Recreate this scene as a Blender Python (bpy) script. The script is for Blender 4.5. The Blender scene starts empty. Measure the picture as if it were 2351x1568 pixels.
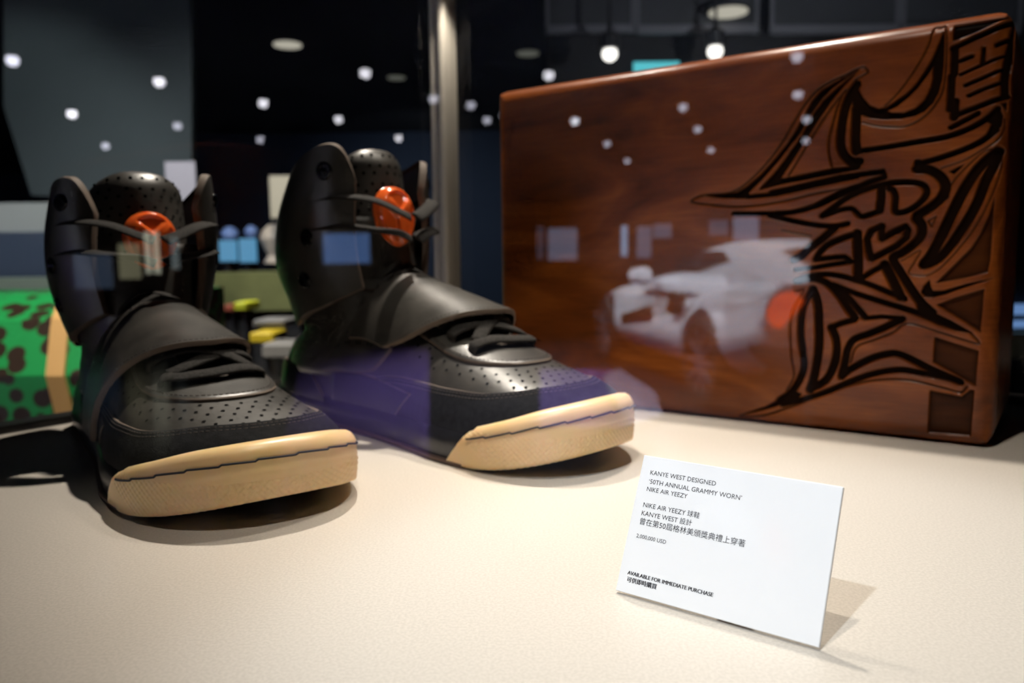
import bpy, math, random
import numpy as np
from mathutils import Matrix, Vector

random.seed(7)
rng = np.random.default_rng(7)
scene = bpy.context.scene
COL = scene.collection
R_ = math.radians

# ------------------------------------------------------------------ camera
TZ = 1.03                      # height of the display table top
CAMH = 0.12                    # lens above the table top
FPX, CX, CY = 1829.0, 1175.5, 784.0
PITCH, ROLL = R_(6.0), R_(0.7)
fw = np.array([0, math.cos(PITCH), -math.sin(PITCH)])
r0 = np.array([1.0, 0, 0]); u0 = np.cross(r0, fw)
RT = math.cos(ROLL) * r0 - math.sin(ROLL) * u0
UP = math.sin(ROLL) * r0 + math.cos(ROLL) * u0
CAM = np.array([0, 0, TZ + CAMH])

cam_d = bpy.data.cameras.new('camera'); cam = bpy.data.objects.new('camera', cam_d)
COL.objects.link(cam); scene.camera = cam
cam_d.sensor_width = 36.0; cam_d.lens = 36.0 * FPX / 2351.0
cam_d.clip_start = 0.005; cam_d.clip_end = 200
cam.matrix_world = Matrix(((RT[0], UP[0], -fw[0], CAM[0]), (RT[1], UP[1], -fw[1], CAM[1]),
                           (RT[2], UP[2], -fw[2], CAM[2]), (0, 0, 0, 1)))
cam_d.dof.use_dof = True; cam_d.dof.focus_distance = 0.30; cam_d.dof.aperture_fstop = 10.0
cam_d.dof.aperture_blades = 0

# ------------------------------------------------------------------ world, colour management, case lights
w = bpy.data.worlds.new('world'); scene.world = w; w.use_nodes = True
w.node_tree.nodes['Background'].inputs[0].default_value = (0.10, 0.13, 0.2, 1)
w.node_tree.nodes['Background'].inputs[1].default_value = 0.02
vs = scene.view_settings
vs.view_transform = 'Standard'; vs.look = 'None'; vs.gamma = 1.0; vs.use_curve_mapping = False
vs.exposure = 0.0
cy = scene.cycles
cy.max_bounces = 5; cy.diffuse_bounces = 3; cy.glossy_bounces = 3; cy.transmission_bounces = 2; cy.transparent_max_bounces = 8
cy.use_adaptive_sampling = True; cy.adaptive_threshold = 0.045; cy.adaptive_min_samples = 16; cy.caustics_reflective = False; cy.caustics_refractive = False


def spot(name, loc, aim, energy, size_deg, col, radius=0.012, blend=0.6):
    d = bpy.data.lights.new(name, 'SPOT'); o = bpy.data.objects.new(name, d); COL.objects.link(o)
    d.energy = energy; d.spot_size = R_(size_deg); d.spot_blend = blend; d.color = col; d.shadow_soft_size = radius
    o.location = loc
    o.rotation_euler = (Vector(aim) - Vector(loc)).to_track_quat('-Z', 'Y').to_euler()
    return o


WARM = (1.0, 0.905, 0.78)
CASE_SPOTS = [  # position above the table, aim, energy, cone
    ((-0.10, 0.75, 0.80), (-0.15, 0.53, 0), 33, 58),
    ((0.152, 0.634, 0.66), (0.25, 0.45, 0), 17, 84),
    ((-0.03, 0.19, 0.82), (0.13, 0.38, 0), 15, 52),
]
HALL_SPOT = ((-0.9, -0.9, 2.9), (0.085, 0.275, TZ), 175, 9)
spot('track_light', HALL_SPOT[0], HALL_SPOT[1], HALL_SPOT[2], HALL_SPOT[3], (0.80, 0.90, 1.0), 0.03)
for i, (p, a, e, c) in enumerate(CASE_SPOTS):
    spot('case_light', (p[0], p[1], TZ + p[2]), (a[0], a[1], TZ + a[2]), e, c, WARM, 0.012, 1.0)


# ------------------------------------------------------------------ picture geometry helpers (used for measured places)
def ray(x, y):
    return fw + (x - CX) / FPX * RT - (y - CY) / FPX * UP


def on_z(x, y, z):
    d = ray(x, y); return CAM + (z - CAM[2]) / d[2] * d


def on_plane(x, y, p0, n):
    d = ray(x, y); return CAM + ((p0 - CAM) @ n) / (d @ n) * d


def at_depth(x, y, dist):
    return CAM + ray(x, y) * dist


# directions of the case: A runs along its front (to the back left), N from front to back
a_ang = R_(125.5)
AX = -np.array([math.sin(a_ang), math.cos(a_ang), 0]); NX = np.array([-AX[1], AX[0], 0])
if NX[1] < 0: NX = -NX
ZX = np.array([0, 0, 1.0])
GLASS = 0.055                  # distance from the lens to the front pane along N


def case_pt(a, n, z):
    return AX * a + NX * n + ZX * z


def mirror(p):                 # a place seen in the front pane's reflection -> its real place in the hall
    p = np.asarray(p, float)
    return p - 2 * ((p @ NX) - GLASS) * NX


# ------------------------------------------------------------------ mesh helpers
def mesh_obj(name, verts, faces, mats, parent=None, midx=None, smooth=True, sharp=None):
    me = bpy.data.meshes.new(name)
    me.from_pydata([tuple(v) for v in verts], [], [tuple(f) for f in faces])
    for m in (mats if isinstance(mats, (list, tuple)) else [mats]):
        me.materials.append(m)
    if midx is not None:
        me.polygons.foreach_set('material_index', np.asarray(midx, np.int32))
    if smooth:
        me.polygons.foreach_set('use_smooth', np.ones(len(me.polygons), bool))
        if sharp is not None: me.set_sharp_from_angle(angle=R_(sharp))
    me.update()
    o = bpy.data.objects.new(name, me); COL.objects.link(o)
    if parent is not None: o.parent = parent
    return o


def tag(o, label=None, cat=None, group=None, kind=None):
    if label: o['label'] = label
    if cat: o['category'] = cat
    if group: o['group'] = group
    if kind: o['kind'] = kind
    return o


def empty(name, loc=(0, 0, 0), rotz=0.0):
    o = bpy.data.objects.new(name, None); COL.objects.link(o)
    o.location = loc; o.rotation_euler = (0, 0, rotz); o.empty_display_size = 0.05
    return o


class MB:
    def __init__(s): s.v = []; s.f = []; s.m = []
    def add(s, v, f, m=0):
        b = len(s.v); s.v += [tuple(x) for x in v]; s.f += [tuple(b + i for i in q) for q in f]; s.m += [m] * len(f)
    def box(s, c, sz, ax=None, m=0, bev=0.0):
        ax = np.eye(3) if ax is None else np.asarray(ax, float)
        h = np.asarray(sz, float) / 2; c = np.asarray(c, float)
        if bev <= 0:
            sg = [(-1, -1, -1), (1, -1, -1), (1, 1, -1), (-1, 1, -1), (-1, -1, 1), (1, -1, 1), (1, 1, 1), (-1, 1, 1)]
            v = [c + sum(ax[k] * h[k] * q[k] for k in range(3)) for q in sg]
            s.add(v, [(0, 3, 2, 1), (4, 5, 6, 7), (0, 1, 5, 4), (1, 2, 6, 5), (2, 3, 7, 6), (3, 0, 4, 7)], m)
        else:
            # chamfered box: three rings
            def ring(z, ins):
                a, b = h[0] - ins, h[1] - ins; k = bev
                pts = [(-a + k, -b), (a - k, -b), (a, -b + k), (a, b - k), (a - k, b), (-a + k, b), (-a, b - k), (-a, -b + k)]
                return [c + ax[0] * x + ax[1] * y + ax[2] * z for x, y in pts]
            R = [ring(-h[2], bev), ring(-h[2] + bev, 0), ring(h[2] - bev, 0), ring(h[2], bev)]
            v = sum(R, []); f = []
            for i in range(3):
                for j in range(8):
                    f.append((i * 8 + j, i * 8 + (j + 1) % 8, (i + 1) * 8 + (j + 1) % 8, (i + 1) * 8 + j))
            f.append(tuple(reversed(range(8)))); f.append(tuple(range(24, 32)))
            s.add(v, f, m)
    def lathe(s, c, prof, ax=None, n=24, m=0, cap=True):
        ax = np.eye(3) if ax is None else np.asarray(ax, float); c = np.asarray(c, float)
        v = []; f = []
        for r, z in prof:
            for k in range(n):
                t = 2 * math.pi * k / n
                v.append(c + ax[0] * r * math.cos(t) + ax[1] * r * math.sin(t) + ax[2] * z)
        for i in range(len(prof) - 1):
            for k in range(n):
                f.append((i * n + k, i * n + (k + 1) % n, (i + 1) * n + (k + 1) % n, (i + 1) * n + k))
        if cap: f.append(tuple(reversed(range(n)))); f.append(tuple((len(prof) - 1) * n + k for k in range(n)))
        s.add(v, f, m)
    def prism(s, pts, axis, m=0):
        pts = [np.asarray(p, float) for p in pts]; axis = np.asarray(axis, float); n = len(pts)
        v = pts + [p + axis for p in pts]
        f = [tuple(reversed(range(n))), tuple(range(n, 2 * n))] + [(i, (i + 1) % n, n + (i + 1) % n, n + i) for i in range(n)]
        s.add(v, f, m)
    def build(s, name, mats, parent=None, smooth=False, sharp=35):
        return mesh_obj(name, s.v, s.f, mats, parent, s.m, smooth, sharp if smooth else None)


def pchip(xs, ys):
    xs = np.asarray(xs, float); ys = np.asarray(ys, float); h = np.diff(xs); d = np.diff(ys) / h
    m = np.zeros_like(ys); m[0] = d[0]; m[-1] = d[-1]
    for i in range(1, len(xs) - 1):
        if d[i - 1] * d[i] > 0:
            w1 = 2 * h[i] + h[i - 1]; w2 = h[i] + 2 * h[i - 1]
            m[i] = (w1 + w2) / (w1 / d[i - 1] + w2 / d[i])
    def fn(x):
        x = np.clip(np.asarray(x, float), xs[0], xs[-1]); i = np.clip(np.searchsorted(xs, x) - 1, 0, len(h) - 1)
        t = (x - xs[i]) / h[i]
        return ((2 * t**3 - 3 * t**2 + 1) * ys[i] + (t**3 - 2 * t**2 + t) * h[i] * m[i]
                + (-2 * t**3 + 3 * t**2) * ys[i + 1] + (t**3 - t**2) * h[i] * m[i + 1])
    return fn


def spline(pts, n):            # Catmull-Rom resample
    p = np.asarray(pts, float)
    p = np.vstack([2 * p[0] - p[1], p, 2 * p[-1] - p[-2]]); k = len(p) - 3
    out = []
    for t in np.linspace(0, k - 1e-6, n):
        i = int(t); f = t - i; a, b, c, d = p[i:i + 4]
        out.append(0.5 * (2 * b + (c - a) * f + (2 * a - 5 * b + 4 * c - d) * f * f + (3 * b - a - 3 * c + d) * f**3))
    return np.array(out)


# ------------------------------------------------------------------ materials
def mat(name, col, rough=0.5, metal=0.0, spec=0.5, **kw):
    m = bpy.data.materials.new(name); m.use_nodes = True
    b = m.node_tree.nodes['Principled BSDF']
    b.inputs['Base Color'].default_value = (*col, 1); b.inputs['Roughness'].default_value = rough
    b.inputs['Metallic'].default_value = metal; b.inputs['Specular IOR Level'].default_value = spec
    for k, v in kw.items(): b.inputs[k].default_value = v
    return m


def nodes(m): return m.node_tree.nodes, m.node_tree.links, m.node_tree.nodes['Principled BSDF']


def add_noise(m, scale, c1, c2, lo=0.35, hi=0.65, detail=6, bump=0.0, bscale=None, coord='Object', stretch=(1, 1, 1), rough=None, dist=0.002):
    n, l, b = nodes(m)
    tc = n.new('ShaderNodeTexCoord'); mp = n.new('ShaderNodeMapping'); mp.inputs['Scale'].default_value = stretch
    l.new(tc.outputs[coord], mp.inputs['Vector'])
    t = n.new('ShaderNodeTexNoise'); t.inputs['Scale'].default_value = scale; t.inputs['Detail'].default_value = detail
    l.new(mp.outputs[0], t.inputs['Vector'])
    r = n.new('ShaderNodeValToRGB'); r.color_ramp.elements[0].position = lo; r.color_ramp.elements[1].position = hi
    r.color_ramp.elements[0].color = (*c1, 1); r.color_ramp.elements[1].color = (*c2, 1)
    l.new(t.outputs['Fac'], r.inputs[0]); l.new(r.outputs[0], b.inputs['Base Color'])
    if rough:
        rr = n.new('ShaderNodeMapRange'); rr.inputs[3].default_value = rough[0]; rr.inputs[4].default_value = rough[1]
        l.new(t.outputs['Fac'], rr.inputs[0]); l.new(rr.outputs[0], b.inputs['Roughness'])
    if bump:
        t2 = n.new('ShaderNodeTexNoise'); t2.inputs['Scale'].default_value = bscale or scale; t2.inputs['Detail'].default_value = 4
        l.new(mp.outputs[0], t2.inputs['Vector'])
        bp = n.new('ShaderNodeBump'); bp.inputs['Strength'].default_value = bump; bp.inputs['Distance'].default_value = dist
        l.new(t2.outputs['Fac'], bp.inputs['Height']); l.new(bp.outputs[0], b.inputs['Normal'])
    return m


M = {}
M['table'] = add_noise(mat('table_laminate', (0.8, 0.74, 0.66), 0.45), 900, (0.53, 0.49, 0.435), (0.60, 0.555, 0.495), 0.4, 0.6)
M['leather'] = add_noise(mat('black_leather', (0.03, 0.03, 0.03), 0.42, spec=0.75), 45, (0.026, 0.024, 0.021), (0.055, 0.050, 0.043), 0.3, 0.7,
                         bump=0.10, bscale=420, rough=(0.31, 0.45), dist=0.0012)
M['suede'] = add_noise(mat('black_suede', (0.006, 0.006, 0.007), 0.95, spec=0.15), 300, (0.004, 0.004, 0.0045), (0.010, 0.010, 0.011), 0.35, 0.65, bump=0.4, bscale=1500, dist=0.0006)
M['dark_synth'] = mat('black_synthetic', (0.008, 0.008, 0.010), 0.30)
M['edge'] = mat('raw_leather_edge', (0.12, 0.088, 0.066), 0.7)
M['lace'] = add_noise(mat('lace_cotton', (0.02, 0.018, 0.016), 0.85, spec=0.2), 700, (0.012, 0.011, 0.010), (0.036, 0.033, 0.030), 0.3, 0.7, bump=0.5, bscale=1600, dist=0.0006)
M['stitch'] = mat('stitch_thread', (0.060, 0.048, 0.040), 0.8)
M['blackthread'] = mat('black_thread', (0.006, 0.006, 0.012), 0.7)
M['hole'] = mat('perforation', (0.001, 0.001, 0.001), 0.9, spec=0.1)
M['gum'] = add_noise(mat('translucent_rubber', (0.78, 0.56, 0.33), 0.36, **{'Subsurface Weight': 0.35, 'Subsurface Scale': 0.005, 'Subsurface Radius': (1.0, 0.6, 0.3)}),
                     28, (0.78, 0.57, 0.27), (0.88, 0.62, 0.37), 0.35, 0.65, detail=2)


def gum_dots():
    n, l, b = nodes(M['gum'])
    tc = n.new('ShaderNodeTexCoord'); sx = n.new('ShaderNodeSeparateXYZ'); l.new(tc.outputs['Object'], sx.inputs[0])
    def mth(op, x, y=None):
        q = n.new('ShaderNodeMath'); q.operation = op
        for i, vv in enumerate((x, y)):
            if vv is None: continue
            if isinstance(vv, (int, float)): q.inputs[i].default_value = vv
            else: l.new(vv, q.inputs[i])
        return q.outputs[0]
    along = mth('SINE', mth('MULTIPLY', mth('ADD', sx.outputs[1], mth('MULTIPLY', sx.outputs[0], 0.6)), 1900.0))
    up = mth('SINE', mth('MULTIPLY', sx.outputs[2], 1900.0))
    mask = mth('MULTIPLY', mth('LESS_THAN', sx.outputs[2], 0.0235), mth('GREATER_THAN', mth('ADD', sx.outputs[0], mth('MULTIPLY', sx.outputs[2], 1.6)), 0.292))
    h = mth('MULTIPLY', mth('MULTIPLY', along, up), mask)
    bp = n.new('ShaderNodeBump'); bp.inputs['Strength'].default_value = 0.3; bp.inputs['Distance'].default_value = 0.0006
    l.new(h, bp.inputs['Height']); l.new(bp.outputs[0], b.inputs['Normal'])


gum_dots()
M['brownsole'] = mat('outsole_edge_rubber', (0.10, 0.058, 0.040), 0.6)
M['orange'] = mat('orange_plastic', (0.80, 0.13, 0.022), 0.12, **{'Subsurface Weight': 0.35, 'Subsurface Scale': 0.004, 'Subsurface Radius': (1.0, 0.35, 0.1), 'Coat Weight': 0.6, 'Coat Roughness': 0.03})
M['lining'] = mat('brown_lining', (0.045, 0.022, 0.014), 0.75)
M['tan'] = mat('tan_trim', (0.33, 0.20, 0.09), 0.5)
M['chrome_black'] = mat('black_snap_metal', (0.02, 0.02, 0.02), 0.08, metal=1.0)
M['card'] = mat('white_card', (0.93, 0.935, 0.95), 0.5)
M['ink'] = mat('black_ink', (0.012, 0.010, 0.012), 0.6)
M['metal_post'] = mat('brushed_aluminium', (0.62, 0.58, 0.50), 0.38, metal=0.15)
M['dark_metal'] = mat('dark_metal_frame', (0.045, 0.042, 0.04), 0.4, metal=0.5)
M['pedestal'] = mat('pedestal_paint', (0.04, 0.04, 0.045), 0.5)


def glass_mat(name, tint=(1, 1, 1), gain=1.85):
    m = bpy.data.materials.new(name); m.use_nodes = True
    n, l = m.node_tree.nodes, m.node_tree.links; n.clear()
    out = n.new('ShaderNodeOutputMaterial'); mix = n.new('ShaderNodeMixShader')
    tr = n.new('ShaderNodeBsdfTransparent'); tr.inputs[0].default_value = (*tint, 1)
    gl = n.new('ShaderNodeBsdfGlossy'); gl.inputs['Roughness'].default_value = 0.0
    # Schlick reflectance of the sheet, both faces counted by gain
    geo = n.new('ShaderNodeNewGeometry'); dt = n.new('ShaderNodeVectorMath'); dt.operation = 'DOT_PRODUCT'
    l.new(geo.outputs['Normal'], dt.inputs[0]); l.new(geo.outputs['Incoming'], dt.inputs[1])
    def mth(op, x, y=None, clamp=False):
        q = n.new('ShaderNodeMath'); q.operation = op; q.use_clamp = clamp
        for i, vv in enumerate((x, y)):
            if vv is None: continue
            if isinstance(vv, (int, float)): q.inputs[i].default_value = vv
            else: l.new(vv, q.inputs[i])
        return q.outputs[0]
    om = mth('SUBTRACT', 1.0, mth('ABSOLUTE', dt.outputs['Value']))
    rf = mth('MULTIPLY', mth('ADD', mth('MULTIPLY', mth('POWER', om, 5.0), 0.96), 0.04), gain, True)
    l.new(rf, mix.inputs[0])
    l.new(tr.outputs[0], mix.inputs[1]); l.new(gl.outputs[0], mix.inputs[2]); l.new(mix.outputs[0], out.inputs[0])
    return m


M['glass'] = glass_mat('case_glass')
M['glass_back'] = glass_mat('case_glass_side', gain=0.9)


def emit(name, col, s):
    m = bpy.data.materials.new(name); m.use_nodes = True
    b = m.node_tree.nodes['Principled BSDF']
    b.inputs['Base Color'].default_value = (0.02, 0.02, 0.02, 1)
    b.inputs['Emission Color'].default_value = (*col, 1); b.inputs['Emission Strength'].default_value = s
    return m


# wood with straight grain along the box, burnt where engraved
def wood_mat():
    m = mat('walnut_wood', (0.3, 0.1, 0.03), 0.36)
    n, l, b = nodes(m)
    tc = n.new('ShaderNodeTexCoord'); mp = n.new('ShaderNodeMapping'); mp.inputs['Scale'].default_value = (5, 30, 16); mp.inputs['Rotation'].default_value = (0, 0.25, 0)
    l.new(tc.outputs['Object'], mp.inputs[0])
    t = n.new('ShaderNodeTexNoise'); t.inputs['Scale'].default_value = 1.6; t.inputs['Detail'].default_value = 7; t.inputs['Distortion'].default_value = 1.4
    l.new(mp.outputs[0], t.inputs[0])
    r = n.new('ShaderNodeValToRGB'); e = r.color_ramp.elements
    e[0].position = 0.30; e[0].color = (0.095, 0.0215, 0.0034, 1); e[1].position = 0.72; e[1].color = (0.27, 0.074, 0.0115, 1)
    e2 = r.color_ramp.elements.new(0.5); e2.color = (0.165, 0.039, 0.0060, 1)
    l.new(t.outputs['Fac'], r.inputs[0])
    mp2 = n.new('ShaderNodeMapping'); mp2.inputs['Scale'].default_value = (30, 30, 600); l.new(tc.outputs['Object'], mp2.inputs[0])
    t2 = n.new('ShaderNodeTexNoise'); t2.inputs['Scale'].default_value = 1.0; t2.inputs['Detail'].default_value = 3; l.new(mp2.outputs[0], t2.inputs[0])
    mx = n.new('ShaderNodeMix'); mx.data_type = 'RGBA'; mx.blend_type = 'MULTIPLY'; mx.inputs[0].default_value = 0.35
    rr = n.new('ShaderNodeValToRGB'); rr.color_ramp.elements[0].position = 0.3; rr.color_ramp.elements[1].position = 0.6
    rr.color_ramp.elements[0].color = (0.45, 0.4, 0.38, 1)
    l.new(t2.outputs['Fac'], rr.inputs[0]); l.new(r.outputs[0], mx.inputs[6]); l.new(rr.outputs[0], mx.inputs[7])
    at = n.new('ShaderNodeAttribute'); at.attribute_name = 'burn'
    mb = n.new('ShaderNodeMix'); mb.data_type = 'RGBA'; mb.inputs[7].default_value = (0.004, 0.0028, 0.002, 1)
    l.new(at.outputs['Fac'], mb.inputs[0]); l.new(mx.outputs[2], mb.inputs[6]); l.new(mb.outputs[2], b.inputs['Base Color'])
    rg = n.new('ShaderNodeMapRange'); rg.inputs[3].default_value = 0.34; rg.inputs[4].default_value = 0.65
    l.new(at.outputs['Fac'], rg.inputs[0]); l.new(rg.outputs[0], b.inputs['Roughness'])
    b.inputs['Coat Roughness'].default_value = 0.26; b.inputs['Coat IOR'].default_value = 1.4
    cw = n.new('ShaderNodeMapRange'); cw.inputs[3].default_value = 0.75; cw.inputs[4].default_value = 0.0
    l.new(at.outputs['Fac'], cw.inputs[0]); l.new(cw.outputs[0], b.inputs['Coat Weight'])
    sp = n.new('ShaderNodeMapRange'); sp.inputs[3].default_value = 0.05; sp.inputs[4].default_value = 0.0
    l.new(at.outputs['Fac'], sp.inputs[0]); l.new(sp.outputs[0], b.inputs['Specular IOR Level'])
    return m


M['wood'] = wood_mat()

# ------------------------------------------------------------------ display case
A0, A1, N0, N1 = -0.80, 0.615, GLASS, 0.735     # right, left, front, back
CASE_H = 0.95
cz = case_pt((A0 + A1) / 2, (N0 + N1) / 2, 0)
case = empty('display_case', tuple(cz))
tag(case, 'glass display case with cream table top and aluminium corner posts', 'display case')
AXS = [AX, NX, ZX]


def cbox(name, a0, a1, n0, n1, z0, z1, m, bev=0.0, parent=case):
    b = MB(); c = case_pt((a0 + a1) / 2, (n0 + n1) / 2, (z0 + z1) / 2) - cz
    b.box(c, (abs(a1 - a0), abs(n1 - n0), abs(z1 - z0)), AXS, bev=bev)
    return b.build(name, m, parent)


cbox('table_top', A0, A1, N0, N1, TZ - 0.04, TZ, M['table'])
cbox('pedestal', A0 + 0.03, A1 - 0.03, N0 + 0.03, N1 - 0.03, 0, TZ - 0.04, M['pedestal'])
cbox('base_rail', A1, A1 + 0.018, N0, N1, TZ - 0.04, TZ + 0.006, M['dark_metal'])
cbox('base_rail', A0, A1, N1, N1 + 0.018, TZ - 0.04, TZ + 0.006, M['dark_metal'])
cbox('lid', A0, A1, N0, N1, TZ + CASE_H, TZ + CASE_H + 0.03, M['pedestal'])

def pane(name, p0, p1, z0, z1, m):           # single-sheet pane
    v = [p0 + ZX * z0, p1 + ZX * z0, p1 + ZX * z1, p0 + ZX * z1]
    return mesh_obj(name, [x - cz for x in v], [(0, 1, 2, 3)], m, case, smooth=False)


gp = pane('glass_pane', case_pt(A0, N0, 0), case_pt(A1, N0, 0), TZ - 0.04, TZ + CASE_H, M['glass'])
gp['label'] = 'clear front pane reflecting the hall'
pane('glass_pane', case_pt(A0, N1, 0), case_pt(A1, N1, 0), TZ, TZ + CASE_H, M['glass_back'])
pane('glass_pane', case_pt(A1, N0, 0), case_pt(A1, N1, 0), TZ, TZ + CASE_H, M['glass_back'])
pane('glass_pane', case_pt(A0, N0, 0), case_pt(A0, N1, 0), TZ, TZ + CASE_H, M['glass_back'])


def post(a, n):
    b = MB(); c = case_pt(a, n, 0) - cz
    b.box(c + ZX * (TZ + CASE_H / 2), (0.020, 0.020, CASE_H), AXS, bev=0.003)
    p = b.build('corner_post', M['metal_post'], case)
    for d in (AX * 0.0125 - NX * 0.006, -AX * 0.006 - NX * 0.0125):
        q = MB(); q.lathe(c + d + ZX * TZ, [(0.0055, 0), (0.0055, CASE_H)], n=14); q.build('post_rib', M['metal_post'], p, smooth=True)
    return p


post(A1 - 0.008, N1 - 0.008); post(A0 + 0.008, N1 - 0.008)

# little lamp clamped to the back post, shining down along it
pl = case_pt(A1 - 0.045, N1 - 0.03, TZ + 0.445) - NX * 0.012
t = empty('post_lamp', tuple(pl)); tag(t, 'small bronze lamp head clamped high on the metal post', 'lamp')
M['bronze'] = mat('bronze_metal', (0.20, 0.13, 0.07), 0.3, metal=0.8)
b = MB(); b.lathe((0, 0, 0), [(0.010, 0), (0.013, 0.001), (0.016, 0.012), (0.016, 0.035), (0.008, 0.045)], n=20); b.build('shade', M['bronze'], t, smooth=True)
b = MB(); b.box((AX + NX * 0.3) * 0.022 + ZX * 0.025, (0.03, 0.008, 0.008), AXS); b.build('clamp', M['bronze'], t)
b = MB(); b.lathe((0, 0, -0.004), [(0.002, 0), (0.004, 0.001), (0.004, 0.005)], n=10); b.build('indicator', emit('green_indicator', (0.1, 0.9, 0.25), 1.2), t, smooth=True)
spot('post_lamp_light', tuple(pl - ZX * 0.006), tuple(case_pt(A1 - 0.012, N1 - 0.012, TZ + 0.1)), 1.6, 70, WARM, 0.006, 1.0)

# small case lamp heads under the lid
for i, (p, a, e, c) in enumerate(CASE_SPOTS):
    t = empty('case_spotlight', (p[0], p[1], TZ + CASE_H))
    tag(t, ['small black spotlight under the case lid above the sneakers', 'small black spotlight under the case lid above the wooden box',
            'small black spotlight under the case lid above the white card'][i], 'spotlight')
    b = MB(); b.lathe((0, 0, p[2] - CASE_H + 0.03), [(0.026, 0), (0.026, 0.05), (0.018, 0.065), (0.006, 0.068), (0.006, CASE_H - p[2] - 0.03)], n=20)
    b.build('housing', M['dark_metal'], t, smooth=True)


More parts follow.
